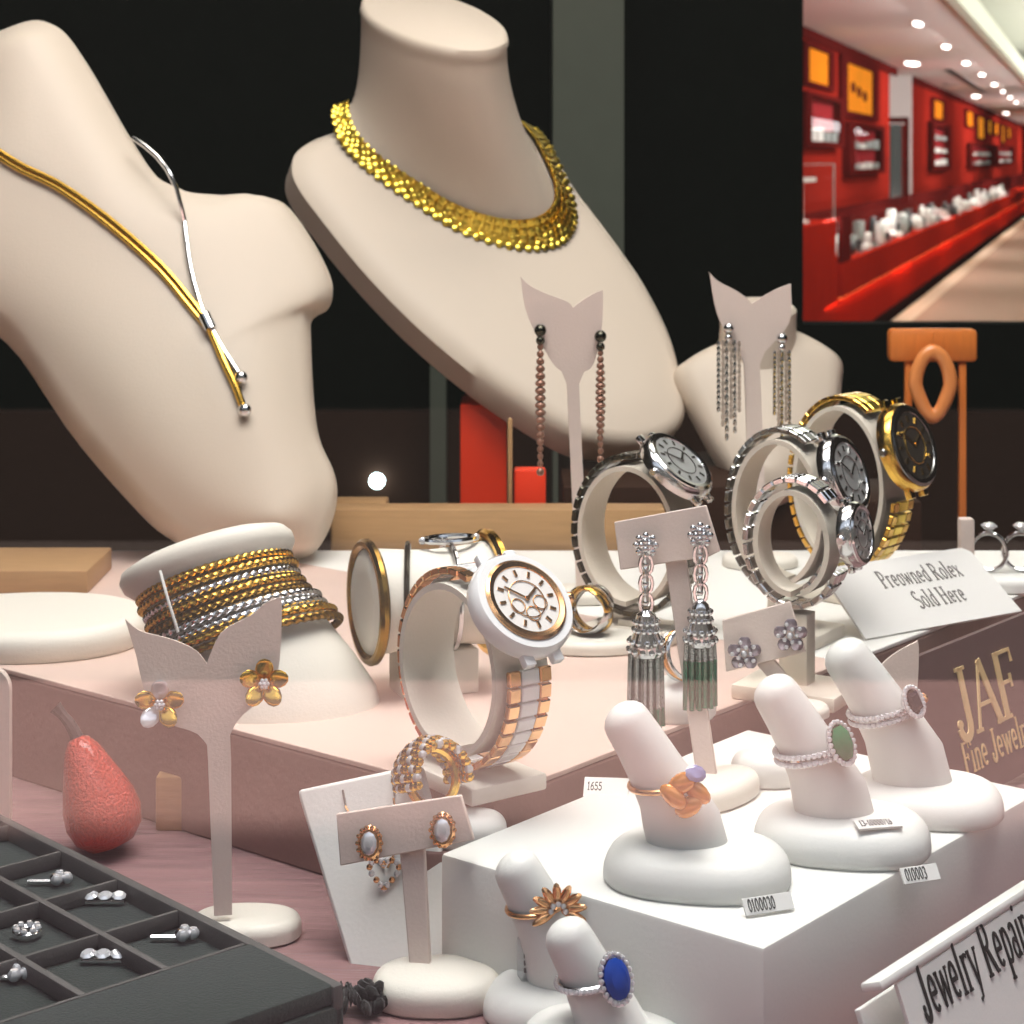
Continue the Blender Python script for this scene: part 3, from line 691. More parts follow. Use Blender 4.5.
# the second leaf stand with slender drops
def leaf_stand(label, tl, tr, notch, low, stem_w, base_px, h, Yd, nrmv, m='card_pink', base=(.02, .014, .006), rest=None):
    b = rest if rest is not None else PL(base_px[0], base_px[1], h)
    n_ = nrm(*nrmv); P = V((b.x, b.y, b.z+.05)); r = thing('earring_stand', label, 'earring stand', b)
    mid = notch[0]; hw = (tr[0]-tl[0])/2
    dl, dr = notch[1]-tl[1], notch[1]-tr[1]
    ol = bez([tl, (tl[0]+hw*.22, tl[1]+dl*.28), (tl[0]+hw*.62, tl[1]+dl*.55), (mid-hw*.14, notch[1]-dl*.2), notch], 14)+bez([(mid+1, notch[1]-1), (mid+(tr[0]-mid)*.35, notch[1]-dr*.45), (mid+(tr[0]-mid)*.7, notch[1]-dr*.8), tr], 12)
    ol += bez([(tr[0], tr[1]+2), (tr[0]-1, tr[1]+hw*.9), (mid+hw*.5, low-hw*.2), (mid+stem_w+hw*.12, low)], 12)
    ol += [(mid+stem_w, low+hw*.3), (base_px[0]+stem_w, base_px[1]), (base_px[0]-stem_w, base_px[1]), (mid-stem_w, low+hw*.3)]
    ol += bez([(mid-stem_w-hw*.12, low), (mid-hw*.55, low-hw*.3), (tl[0]+hw*.18, tl[1]+hw*.95), (tl[0]+1, tl[1]+2)], 12)
    mb = MB(); plate(mb, ol, P, n_, .0018, fold=None); mb.build('leaf_card', m, r, smooth=40)
    oval_base(r, b, *base)
    return r, P, n_
def drop(label, P, n_, px, py, length, segs, rad, m, mtop='silver', group=None, lift=.0025, fringe=0):
    c = ON(px, py, P, n_)+n_*lift
    e = thing('drop_earring', label, 'earring', c-Z*length, group)
    mb = MB(); mb.ball(c, .003, nu=10, nv=8); mb.ball(c-Z*.005, .0022, nu=8, nv=6); mb.build('top_stud', mtop, e)
    mb = MB(); mb.tube([c-n_*lift*.9, c], .0005, 6); mb.build('post', mtop, e)
    if fringe:
        for k in range(fringe):
            a = (k-(fringe-1)/2)*rad*.9; L = length*(.7+.3*((k*7) % 5)/5)
            mb = MB()
            for j in range(segs):
                mb.ball(c+X*a+n_*.001*(k % 2)-Z*(.008+(L-.008)*j/(segs-1)), rad*.42, rad*.42, L/segs*.56, nu=6, nv=5)
            mb.build('strand', m if k % 2 else mtop, e)
    else:
        mb = MB()
        for j in range(segs):
            f = j/(segs-1); w = rad*(.6+.5*math.sin(PI*min(1, f*1.1)))
            mb.ball(c-Z*(.008+(length-.012)*f), w, w, (length-.01)/segs*.56, nu=8, nv=6)
        mb.ball(c-Z*length, rad*.8, nu=8, nv=6); mb.build('drop', m, e)
    return e
r, P, n_ = leaf_stand('leaf shaped cream earring stand in front of the gold necklace bust, slender drops', (520, 276), (603, 290), (573, 308), 372, 6, (583, 600), HR, 0, (.05, -1, .02))
drop('slender beaded drop earring, longer looking one hanging from the stand before the gold necklace', P, n_, 540, 330, .069, 17, .0025, 'bead_brown', 'dark_steel')
drop('slender beaded drop earring beside the stem of the stand before the gold necklace', P, n_, 600, 336, .060, 16, .0024, 'bead_brown', 'dark_steel')
r, P, n_ = leaf_stand('leaf shaped cream earring stand before the small bare bust, chandelier drops', (709, 272), (791, 284), (752, 304), 352, 8, (760, 566), HR+.0, 0, (.05, -1, .02))
drop('silver chandelier earring with fringe on the stand before the small bust, outer strands thick', P, n_, 728, 328, .061, 13, .0024, 'pale_bead', 'silver', fringe=6)
drop('silver chandelier earring with fringe beside the bright shoulder of the small bust', P, n_, 781, 338, .056, 13, .0022, 'pale_bead', 'silver', fringe=5)

# ================================================================== T SHAPED EARRING STANDS
def t_stand(label, bar, stem, base_c, base_dim, P, n_, m='card_pink', bm='ivory', ax=X, ay=Yv):
    r = thing('earring_stand', label, 'earring stand', base_c)
    mb = MB(); plate(mb, bar, P, n_, .0022); mb.build('bar', m, r, smooth=30, bevel=.0004)
    mb = MB(); plate(mb, stem, P-n_*.0023, n_, .003); mb.build('stem', m, r, smooth=30, bevel=.0005)
    oval_base(r, base_c, *base_dim, m=bm, ax=ax, ay=ay)
    return r
# centre: tassel earrings
b1 = PL(716, 800, HB); n1 = nrm(-.22, -.95, .16); P1 = b1+Z*.008
t_stand('t shaped cream earring stand holding the silver and green tassel earrings', [(614, 522), (706, 505), (720, 551), (708, 557), (620, 570)], [(664, 556), (685, 552), (718, 786), (698, 789)], b1, (.02, .011, .008), P1, n1, ax=B_, ay=-A_)
for px, py, lab, L in ((648, 545, 'silver tassel earring with green tip hanging before the t stand', 730), (702, 535, 'green tassel earring half hidden behind the stem of the t stand', 710)):
    ft = px > 680
    c = ON(px, py, P1, n1)+n1*.0042
    if ft: c = ON(px, py, P1, n1)+n1*.0042
    k = c.y/FP
    e = thing('tassel_earring', lab, 'earring', c-Z*(L-py)*k, 'tassel earrings on the t stand')
    mb = MB(); mb.disc(c, n1, [.0030, .0034, .0026, .001], [-.0012, 0, .0008, .0012], X, 16)
    for i in range(8):
        a = 2*PI*i/8; mb.ball(c+X*.0034*math.cos(a)+Z*.0034*math.sin(a)+n1*.0006, .0013, nu=8, nv=6)
    for i in range(4):
        a = 2*PI*i/4; mb.ball(c+X*.0014*math.cos(a)+Z*.0014*math.sin(a)+n1*.0016, .0012, nu=8, nv=6)
    mb.build('stud', 'silver', e)
    mb = MB(); mb.tube([c-n1*.0038, c], .0006, 6); mb.build('post', 'silver', e)
    mb = MB()
    for j in range(6):
        p = c-Z*(10+9.5*j)*k
        a, b = ((X, n1) if j % 2 else (n1, X))
        mb.tube([p+a*.0022*math.cos(2*PI*i/10)*1.0+Z*.0036*math.sin(2*PI*i/10) for i in range(10)], .0007, 6, loop=True)
        mb.ball(p+n1*.0012, .0012, nu=6, nv=5)
    mb.build('chain', 'silver', e)
    top = c-Z*(64 if not ft else 64)*k; w = (16 if not ft else 14)*k
    mb = MB(); mb.disc(top, -Z, [.001, w*.6, w*.72, w*.7, w*1.0, w*1.08, w*.95], [0, 5*k, 12*k, 20*k, 30*k, 40*k, 46*k], X, 20)
    for row in range(4):
        for i in range(12):
            a = 2*PI*(i+row*.5)/12; rr = w*(.72, .76, 1.04, 1.1)[row]; mb.ball(top-Z*(12, 20, 31, 40)[row]*k+V((math.cos(a)*rr, math.sin(a)*rr, 0)), .0011, nu=6, nv=4)
    mb.build('cap', 'silver', e)
    bot = c.z-(L-py)*k; t0 = top.z-44*k
    mb = MB(); mt = MB()
    for i in range(26):
        rr = w*1.05*math.sqrt((i+.5)/26); a = i*2.4; q = V((c.x+rr*math.cos(a), c.y+rr*.8*math.sin(a), 0)); flare = V((rr*math.cos(a), rr*.8*math.sin(a), 0))*.12
        zb = bot+random.uniform(0, 6)*k; zs = t0+(zb-t0)*(.74 if not ft else .25)
        mb.tube([q+Z*t0, q+flare*.7+Z*zs], .0009, 6); mt.tube([q+flare*.7+Z*zs, q+flare+Z*zb], .0009, 6)
    mb.build('tassel', 'tassel_silver', e); mt.build('tassel_tip', 'tassel_green', e)
# lower: pear drops in front of the pendant pad
b2 = PL(437, 1000, H0); n2 = nrm(-.16, -.97, .17); P2 = b2+Z*.004
t_stand('t shaped cream earring stand with pear studs before the white pendant pad', [(336, 814), (461, 795), (474, 840), (340, 866)], [(399, 846), (424, 842), (431, 985), (411, 989)], b2, (.020, .0155, .0095), P2, n2)
for px, py, lab in ((371, 842, 'clear pear shaped stud farther from the white box on the t stand'), (444, 829, 'clear pear shaped stud nearer the white box on the t stand')):
    c = ON(px, py, P2, n2)+n2*.0016
    e = thing('pear_stud', lab, 'earring', c-Z*.005, 'pear studs on the t stand')
    mb = MB(); mb.disc(c, n2, [.0036, .0040, .0032], [-.0008, 0, .001], X, 20, sy=1.35)
    for i in range(14):
        a = 2*PI*i/14; mb.ball(c+X*.0037*math.cos(a)+Z*.0050*math.sin(a)+n2*.0008, .0008, nu=6, nv=4)
    mb.build('setting', 'rose_gold', e)
    mb = MB(); mb.gem(c+n2*.0014, n2, .0026, .0036, X, 10); mb.build('stone', 'diamond', e)
    mb = MB(); mb.tube([c-n2*.0014, c], .0005, 6); mb.build('post', 'rose_gold', e)
# rear: grey flower studs
b3 = PL(812, 742, HR); b3 = PL(802, 716, HR); n3 = nrm(-.22, -.96, .14); P3 = b3+Z*.006
t_stand('t shaped pale earring stand behind the emerald ring, grey flower studs', [(722, 620), (790, 601), (806, 652), (726, 672)], [(756, 664), (774, 659), (806, 700), (790, 704)], b3, (.0105, .009, .005), P3, n3)
for px, py, lab in ((745, 653, 'grey stone flower stud on the bar nearer the tassel earrings'), (791, 635, 'grey stone flower stud on the outer end of the bar behind the emerald ring')):
    c = ON(px, py, P3, n3)+n3*.0012
    e = thing('flower_earring', lab, 'earring', c-Z*.006, 'grey flower studs')
    mb = MB()
    for i in range(5):
        a = 2*PI*i/5+.3; mb.ball(c+(X*math.cos(a)+Z*math.sin(a))*.0042+n3*.001, .0026, .0012, .0026, X, n3, Z, 10, 6)
    mb.build('petals', 'grey_gem', e)
    mb = MB()
    for i in range(10):
        a = 2*PI*i/10; mb.ball(c+(X*math.cos(a)+Z*math.sin(a))*(.0046 if i % 2 else .0026)+n3*.0026, .0009, nu=6, nv=5)
    mb.ball(c+n3*.0022, .0013, nu=8, nv=6); mb.build('stones', 'diamond', e)
    mb = MB(); mb.tube([c-n3*.001, c], .0005, 6); mb.build('post', 'silver', e)
# half hidden leaf stand with flower stud behind the dark stone ring
bq = PL(900, 742, HR); bq = PL(896, 735, H0-.04)
nq = nrm(.0, -1, .05); b4 = PL(915, 765, .232)
r = thing('earring_stand', 'leaf shaped cream stand half hidden behind the dark stone ring', 'earring stand', V((b4.x, b4.y, ZD)))
b4 = V((b4.x, b4.y, ZD)); P4 = b4+Z*.03
ol = bez([(918, 641), (893, 655), (877, 671), (868, 690), (862, 720)], 12)+bez([(866, 740), (878, 752), (884, 770)], 6)+[(884, 838), (896, 838), (898, 770)]+bez([(905, 745), (914, 715), (918, 680), (919, 648)], 8)
mb = MB(); plate(mb, ol, P4, nq, .0016); mb.build('leaf_card', 'card_pink', r, smooth=40)
oval_base(r, V((ON(890, 800, P4, nq).x, b4.y, ZD)), .014, .010, .005)
c = ON(911, 700, P4, nq)+nq*.001
e = thing('flower_earring', 'pearly flower stud on the half hidden leaf stand', 'earring', c-Z*.006)
flower(e, c, nq, X, .0062, 'rose_gold', 'diamond', 5); hook(e, c-nq*.0004, c+nq*.002)

# ================================================================== WATCHES
def watch(label, slabel, C, a, rx, rz, phi, bw, cr, ch, mats, zbase, group='watches on c shaped stands', cm='ivory', cuff_w=1.25, base=(.022, .016, .006), oval=1.0, gap=.3, two=False, bz=1.0):
    a = V(a).normalized(); ex = V((-a.y, a.x, 0)).normalized(); C = V(C)
    def pt(f, o=0.):
        nv = (ex*math.cos(f)/rx+Z*math.sin(f)/rz).normalized(); return C+ex*rx*math.cos(f)+Z*rz*math.sin(f)+nv*o, nv
    # the cuff that carries it
    sr = thing('watch_stand', slabel, 'watch stand', V((C.x, C.y, zbase)))
    rings = []; hw = bw*cuff_w/2
    for i in range(49):
        f = -PI*.5+.02+ (2*PI-.04-gap)*i/48 if False else PI*1.5-(2*PI-gap)*i/48-gap*.0
        p, nv = pt(f, -.0022); rings.append([p+a*hw, p-a*hw, p-a*hw-nv*.0022, p+a*hw-nv*.0022])
    mb = MB(); mb.loft(rings); mb.build('cuff', cm, sr, smooth=40)
    low = C.z-rz-.0022-.002
    mb = MB()
    zt = C.z-rz-.004
    mb.box(V((C.x, C.y, zbase+base[2]/2)), ex, a, Z, base[0], base[1], base[2]/2, .0012); mb.build('base', cm, sr, smooth=40)
    if zt-zbase-base[2] > .001:
        mb = MB(); mb.box(V((C.x, C.y, (zbase+base[2]+C.z-rz-.0046)/2)), ex, a, Z, .006, hw*.7, (C.z-rz-.0046-zbase-base[2])/2+.0001, .0005); mb.build('foot', cm, sr, smooth=40)
    # the watch
    w = thing('wristwatch', label, 'watch', C-Z*rz, group)
    pc, nc = pt(phi, .0035); tg = a.cross(nc).normalized(); L = PI*(3*(rx+rz)-math.sqrt((3*rx+rz)*(rx+3*rz)))
    dphi = cr*oval*.93/((rx+rz)/2); N = int(L/ .0062)
    mc, mo = MB(), MB()
    for i in range(N):
        f = phi+dphi+(2*PI-2*dphi)*(i+.5)/N
        p, nv = pt(f, .0016); t = a.cross(nv).normalized(); hl = (2*PI-2*dphi)/N*((rx+rz)/2)*.5*.94
        # keep the clasp side above the stand's foot
        mc.box(p, t, a, nv, hl, bw*.21, .0013, .0004, seg=1)
        for s in (-1, 1): mo.box(p+a*s*bw*.365, t, a, nv, hl, bw*.135, .0012, .0004, seg=1)
    mc.build('centre_links', mats['mid'], w, smooth=30); mo.build('outer_links', mats['link'], w, smooth=30)
    mb = MB(); mb.disc(pc, nc, [cr*.82, cr*.98, cr, cr*.99, cr*.93], [-.0012, 0, ch*.35, ch*.75, ch], a, 48, sy=oval); case = mb.build('case', mats['case'], w)
    mb = MB()
    for s in (-1, 1):
        for q in (-1, 1): mb.box(pc+tg*s*cr*oval*.98+a*q*bw*.33+nc*ch*.2, tg, a, nc, cr*.14, bw*.12, ch*.24, .0006)
    mb.build('lugs', mats['case'], case, smooth=40)
    mb = MB(); mb.disc(pc+nc*ch, nc, [cr*.92*bz, cr*.92*bz, cr*.86*bz, cr*.76*bz, cr*.74*bz, cr*.74*bz], [-.0004, .0006, .0013, .0010, .0004, -.0002], a, 48, sy=oval); mb.build('bezel', mats['bezel'], case)
    cr0 = cr; cr = cr*bz; dc = pc+nc*(ch+.0006)
    mb = MB(); mb.disc(dc, nc, [cr*.75, cr*.75], [-.0005, 0], a, 40, sy=oval); dial = mb.build('dial', mats['dial'], w, smooth=0)
    up = (a*0-tg).normalized(); rt = nc.cross(up)
    if up.z < 0: up = -up; rt = nc.cross(up)
    mb = MB()
    for k in range(12):
        th = 2*PI*k/12; d = up*math.cos(th)*oval+rt*math.sin(th); dd = d.normalized(); mb.box(dc+d*cr*.6+nc*.0003, dd, nc.cross(dd), nc, cr*.07, cr*.03, .0002)
    mb.build('hour_marks', mats['mark'], dial, smooth=0)
    mb = MB(); mb.tube([dc+(up*math.cos(th)*oval+rt*math.sin(th))*cr*.42+nc*.0003 for th in [2*PI*i/32 for i in range(32)]], cr*.012, 5, loop=True); mb.build('minute_ring', mats['mark'], dial, smooth=0)
    mb = MB()
    for th, ln, ww in ((-1.0, .38, .045), (.9, .54, .03)):
        d = up*math.cos(th)+rt*math.sin(th); mb.box(dc+d*cr*ln*.45+nc*.0006, d, nc.cross(d), nc, cr*ln*.55, cr*ww*.6, .0002)
    mb.disc(dc+nc*.0005, nc, [cr*.05, cr*.05], [0, .0005], a, 12); mb.build('hands', mats['mark'], dial, smooth=0)
    if two:
        mb = MB()
        for q, s in ((rt*.28-up*.12, .16), (-rt*.28-up*.12, .16), (-up*.34, .16)):
            mb.tube([dc+q*cr+nc*.0003+(up*math.cos(th)+rt*math.sin(th))*cr*s for th in [2*PI*i/20 for i in range(20)]], cr*.014, 5, loop=True)
        mb.build('subdials', mats['mark'], dial, smooth=0)
    mb = MB(); cr = cr0; rt2 = rt if not two else -rt
    mb = MB(); mb.disc(pc+rt2*cr+nc*ch*.45, rt2, [.0016, .0020, .0020, .0014], [-.0004, .0004, .0022, .0028], nc, 12); mb.build('crown', mats['bezel'], case)
    return w
# white ceramic watch in front
Yw = .69; C = U(472, 665, Yw)
watch('white ceramic watch with rose gold bezel, nearest of the watches', 'cream c shaped stand under the white ceramic watch', C, (-.80, -.60, 0), .0310, .0315, math.radians(42), .0175, .0190, .0066,
      dict(mid='ceramic', link='rose_gold', case='ceramic', bezel='rose_gold', dial='dial_white', mark='rose_gold'), ZR, two=True, oval=1.0, bz=.86)
# silver watch behind the tassel earrings
Yw = .90; C = U(637, 533, Yw)
watch('silver watch with dark steel bracelet, pale dial, behind the tassel earring stand', 'cream c shaped stand under the dark steel watch behind the tassel earrings', C, (-.55, -.83, 0), .0275, .0335, math.radians(54), .016, .0185, .0056,
      dict(mid='steel', link='dark_steel', case='silver', bezel='silver', dial='dial_silver', mark='steel'), ZR, cm='cream')
Yw = .90; C = U(786, 510, Yw)
watch('silver watch with a pale dial, next to the gold watch', 'cream c shaped stand under the silver watch beside the gold watch', C, (-.55, -.83, 0), .0245, .035, math.radians(27), .016, .0185, .006,
      dict(mid='silver', link='steel', case='silver', bezel='silver', dial='dial_silver', mark='steel'), ZR, cm='cream')
Yw = .80; C = U(797, 541, Yw)
watch('small silver watch on a round clear edged stand, in front of the other silver watch', 'round cream stand with mirror edge under the small front silver watch', C, (-.50, -.86, 0), .0185, .0235, math.radians(10), .012, .0130, .0052,
      dict(mid='silver', link='silver', case='silver', bezel='silver', dial='dial_silver', mark='steel'), ZR, cm='cream', cuff_w=1.1)
Yw = .98; C = U(850, 482, Yw)
watch('yellow gold watch with a dark dial and wide bracelet', 'cream c shaped stand under the yellow gold watch', C, (-.64, -.77, 0), .0275, .0405, math.radians(26), .019, .0215, .0072,
      dict(mid='bright_gold', link='gold', case='gold', bezel='steel', dial='dial_black', mark='gold'), ZR, cm='cream', cuff_w=1.3)

# ================================================================== BRACELETS ON THE WRIST FORM
b = PL(268, 700, HR); axw = nrm(-.30, .36, .88)
xw = nrm(1, .0, .34); xw = (xw-axw*xw.dot(axw)).normalized(); yw = axw.cross(xw)
r = thing('bracelet_stand', 'leaning cream wrist form holding the stack of cable bangles', 'bracelet stand', b)
mm = b.y/FP
top = V((U(205, 556, b.y+.012).x, b.y+.012, U(205, 556, b.y+.012).z)); bot = V((b.x-.0, b.y-.002, ZR)); 
def wf(f, rr, sq=.8):
    c = bot.lerp(top, f); t = min(1, f*3); x = (X.lerp(xw, t)); y = (Yv.lerp(yw, t))
    return [c+x*rr*math.cos(2*PI*k/48)+y*rr*sq*math.sin(2*PI*k/48) for k in range(48)]
prof = [(0, 112), (.06, 113), (.2, 102), (.36, 88), (.52, 78), (.66, 73), (.78, 74), (.86, 82), (.92, 90), (.98, 91), (1.03, 86), (1.06, 72), (1.065, 40)]
mb = MB(); mb.loft([wf(f, q*mm, .72) for f, q in prof]); mb.build('wrist_form', 'ivory', r, smooth=60)
order = ['gold', 'gold', 'silver', 'gold', 'dark_gold', 'silver', 'silver', 'gold', 'dark_gold']
names = ['topmost', 'second from the top', 'third from the top', 'fourth from the top', 'fifth from the top', 'sixth from the top', 'seventh from the top', 'eighth from the top', 'lowest']
for k, m in enumerate(order):
    f = .84-.060*k
    base = 74+max(0, (.66-f))*70+4.5
    ring = wf(f, (base+(2 if k % 2 else 0)+(2.5 if k == 9 else 0))*mm, .76); N_ = 240; rr = .00155
    c = sum(ring, V((0, 0, 0)))/48; path = smooth_loop(ring, N_)
    rings = []
    for i, p in enumerate(path):
        t = (path[(i+1) % N_]-path[i-1]).normalized(); o_ = (p-c).normalized(); o_ = (o_-t*o_.dot(t)).normalized(); u_ = t.cross(o_)
        tw_ = i*2*PI*62/N_/3*1.0
        rings.append([p+(o_*math.cos(a+tw_)+u_*math.sin(a+tw_))*rr*(1+.13*math.cos(3*a)) for a in [2*PI*j/12 for j in range(12)]])
    # 20/3 turns do not close on a three lobed section: 20 lobes pass, so the seam matches by symmetry
    mb = MB(); 
    shift = 8
    rings.append([rings[0][(j+shift) % 12] for j in range(12)])
    mb.loft(rings, False, False)
    o = mb.build('cable_bangle', m, smooth=60)
    tag(o, f'{ {"gold": "gold", "silver": "silver", "dark_gold": "dark bronze"}[m]} twisted cable bangle, {names[k]} on the leaning wrist form', 'bangle', 'cable bangles on the wrist form')
mb = MB(); q = wf(.80, 90*mm, .8)
mb.tube([V((U(160, 571, b.y-.03).x, b.y-.030, U(160, 571, 0).z if False else U(160, 571, b.y-.03).z)), U(168, 600, b.y-.036), U(178, 632, b.y-.036)], .0006, 6)
tag(mb.build('tag_thread', 'paper', smooth=30), 'fine white tag thread hanging over the cable bangles', 'thread')
# round pedestal beside it
b = PL(30, 640, HR)
mb = MB(); pad(mb, b, .052, .045, .013, p=2.2)
tag(mb.build('round_pedestal', 'ivory', smooth=50), 'low round cream pedestal beside the leaning wrist form', 'pedestal')

# ================================================================== CUSHION WITH BANGLES
Yc = .80; ca, cb = U(368, 585, Yc+.0), U(498, 585, Yc+.02); ca.z = cb.z = ZR+.038; ac = (cb-ca).normalized(); uc = Z; vc = ac.cross(uc)
r = thing('bracelet_cushion', 'cream roll cushion holding slim bangles behind the white ceramic watch', 'bracelet cushion', V(((ca.x+cb.x)/2, (ca.y+cb.y)/2, ZR)))
mb = MB()
mb.loft([[ca.lerp(cb, f)+(uc*.021*math.sin(2*PI*k/36)+vc*.021*math.cos(2*PI*k/36))*s for k in range(36)] for f, s in ((-.03, .5), (-.04, .8), (-.01, .98), (.05, 1.0), (.3, .93), (.5, .9), (.7, .93), (.95, 1), (1.01, .98), (1.04, .8), (1.03, .5))])
mb.build('roll', 'ivory', r, smooth=50)
mb = MB(); mb.box(V(((ca.x+cb.x)/2, (ca.y+cb.y)/2, ZR+.009)), ac, vc, Z, .016, .010, .009, .001); mb.build('foot', 'ivory', r, smooth=30)
def bangle(f, rad, m, label, cs=1.0, tilt=0., clasp=False):
    c = ca.lerp(cb, f); ax2 = (ac+vc*tilt).normalized(); v2 = ax2.cross(uc)
    path = [c+uc*.0225*cs*math.sin(2*PI*k/60)+v2*.0225*cs*math.cos(2*PI*k/60) for k in range(60)]
    e = thing('slim_bangle', label, 'bangle', c-Z*.0225*cs, 'slim bangles on the roll cushion')
    mb = MB(); mb.tube(path, rad, 8, loop=True); mb.build('band', m, e)
    if clasp:
        q = c+uc*(.0225*cs+.0015)
        mb = MB(); mb.tube([q+ac*.0105*math.cos(2*PI*k/28)+vc*.006*math.sin(2*PI*k/28) for k in range(28)], .0012, 8, loop=True); mb.build('oval_link', 'silver', e)
        mb = MB(); mb.ball(q-ac*.0115, .0016, nu=8, nv=6); mb.ball(q+ac*.0115, .0016, nu=8, nv=6); mb.build('studs', 'diamond', e)
bangle(.0, .0022, 'dark_gold', 'dark gold bangle around the end of the roll cushion nearest the wrist form', 1.02)
bangle(.3, .0012, 'dark_steel', 'thin dark bangle crossing the roll cushion', .97, .35)
bangle(.62, .0011, 'silver', 'slim bangle with an oval silver link on top of the roll cushion', .95, .1, True)
bangle(.93, .0026, 'gold', 'broad yellow bangle at the end of the roll cushion behind the watch', 1.03)

# ================================================================== RINGS
def finger_stand(label, base_px, h_floor, sx, pts, rx=.029, ry=.023, hh=.012, Yoff=0., m='white', group='finger shaped ring holders'):
    b = PL(base_px[0], base_px[1], h_floor); zf = EYE-h_floor; b.z = zf
    r = thing('ring_holder', label, 'ring holder', b, group)
    mb = MB(); pad(mb, b, rx, ry, hh, A_.lerp(X, .7).normalized(), B_.lerp(Yv, .7).normalized(), 2.5, rnd=.75); mb.build('base', m, r, smooth=60)
    path = [U(x, y, b.y+Yoff) for x, y, _ in pts]; rad = [q*.93*b.y/FP for *_, q in pts]
    mb = MB(); rings = []; L = len(path)
    zt = zf+hh
    for i, (p, q) in enumerate(zip(path, rad)):
        t = (path[max(i-1, 0)]-path[min(i+1, L-1)]) if i else path[0]-path[1]
        t = (-t).normalized(); f = min(1, i/2.0)
        nx = (Yv.cross(t)).normalized(); nx = X.lerp(nx, f).normalized() if nx.x > 0 else X.lerp(-nx, f).normalized()
        ry_ = q*(.72+.28*f)*.95
        ring = [p+nx*q*math.cos(2*PI*k/32)+Yv*ry_*math.sin(2*PI*k/32) for k in range(32)]
        if i == 0: ring = [V((v.x, v.y, zt-.001)) for v in ring]
        rings.append(ring)
    p, q = path[-1], rad[-1]; t = (path[-1]-path[-2]).normalized(); nx = (Yv.cross(t)).normalized()
    if nx.x < 0: nx = -nx
    for a in (20, 40, 58, 74, 85):
        ca_, sa_ = math.cos(math.radians(a)), math.sin(math.radians(a)); rings.append([p+t*q*.8*sa_+nx*q*ca_*math.cos(2*PI*k/32)+Yv*q*.95*ca_*math.sin(2*PI*k/32) for k in range(32)])
    mb.loft(rings); mb.build('finger', m, r, smooth=70, weld=1e-6)
    return b, path, rad
FING = [(-9, -32, 44), (-16, -50, 42), (-28, -75, 35), (-42, -100, 30.5), (-56, -124, 28), (-70, -146, 26)]
def fpts(c, s=1., dx=0, dy=0, skew=1.): return [(c[0]+x*s*skew+dx, c[1]+y*s+dy, q*s) for x, y, q in FING]
def ring(label, path, rad, i, f, m, tr=.0011, tilt=(0, 0, 0), rows=1):
    p = path[i].lerp(path[i+1], f); q = rad[i]*(1-f)+rad[i+1]*f; t = (path[i+1]-path[i]).normalized()
    t = (t+V(tilt)).normalized(); nx = Yv.cross(t); nx = nx if nx.x > 0 else -nx; nx.normalize(); ny = t.cross(nx).normalized()
    if ny.y > 0: ny = -ny
    R = q+tr*.9
    e = thing('ring', label, 'ring', p+nx*R-Z*.004)
    mb = MB(); mb.tube([p+nx*R*math.cos(2*PI*k/48)+ny*R*.98*math.sin(2*PI*k/48) for k in range(48)], tr, 8, loop=True); mb.build('band', m, e)
    return e, p, R, t, nx, ny
# amber flower ring
b, pa, ra = finger_stand('white ring holder with the amber flower ring, on the white box near its corner', (697, 880), HB, 1, fpts((697, 868)), .0285, .022, .012)
e, p, R, t, nx, ny = ring('gold ring with amber petals and pale violet stone', pa, ra, 2, .45, 'rose_gold', .0009, (.35, 0, .1))
d = (nx*.36+ny*.93).normalized(); c = p+d*(R+.003)
for k, (ox_, oz_, m) in enumerate(((-.0025, -.001, 'amber'), (.002, -.004, 'amber'), (.0045, .0005, 'amber'), (.0, .003, 'amber'))):
    mb = MB(); mb.ball(c+X*ox_+Z*oz_+ny*.001, .0046, .0022, .0033, nrm(.8, -.3, .3*(1 if k % 2 else -1)), Yv, Z, 12, 8); mb.build('petal', m, e)
mb = MB(); mb.gem(c+X*.004+Z*.0062+ny*.002, nrm(.3, -.8, .5), .0034, .0026, X, 10); mb.build('violet_stone', 'amethyst', e)
# emerald ring
b, pa, ra = finger_stand('white ring holder with the green stone ring, middle one of the white box', (842, 848), HB, 1, fpts((842, 836), .97, 2, 0), .028, .022, .012)
def halo_ring(label, pa, ra, i, f, stone, sx, sy, tilt=(.3, 0, .05), yy=.35, band='silver', seg=8, double=True, sc=1.):
    e, p, R, t, nx, ny = ring(label, pa, ra, i, f, band, .001, tilt)
    mb = MB()
    for kk in range(40):
        a = 2*PI*kk/40
        for off in ((-.0012, .0012) if double else (0,)): mb.ball(p+(nx*math.cos(a)+ny*math.sin(a))*(R+.0006)+t*off, .0010, nu=6, nv=4)
    mb.build('pave_stones', 'diamond', e)
    d = (nx*.62+ny*(yy+.4)+Z*.25).normalized(); c = p+d*(R+.0035); x = t-d*t.dot(d); x.normalize(); y = d.cross(x)
    mb = MB(); mb.disc(c, d, [sx*.5, sx*1.15, sx*1.2, sx*1.1], [-.0035, -.0006, .0004, .0009], x, 28, sy=sy/sx); st_ = mb.build('setting', band, e)
    mb = MB()
    for kk in range(22):
        a = 2*PI*kk/22; mb.ball(c+x*sx*1.17*math.cos(a)+y*sy*1.17*math.sin(a)+d*.001, .0009, nu=6, nv=5)
    mb.build('halo', 'diamond', st_)
    mb = MB(); mb.gem(c+d*.0012, d, sx, sy, x, seg); mb.build('stone', stone, st_)
    return e
halo_ring('silver halo ring with a large green stone', pa, ra, 2, .55, 'emerald', .0056, .0044)
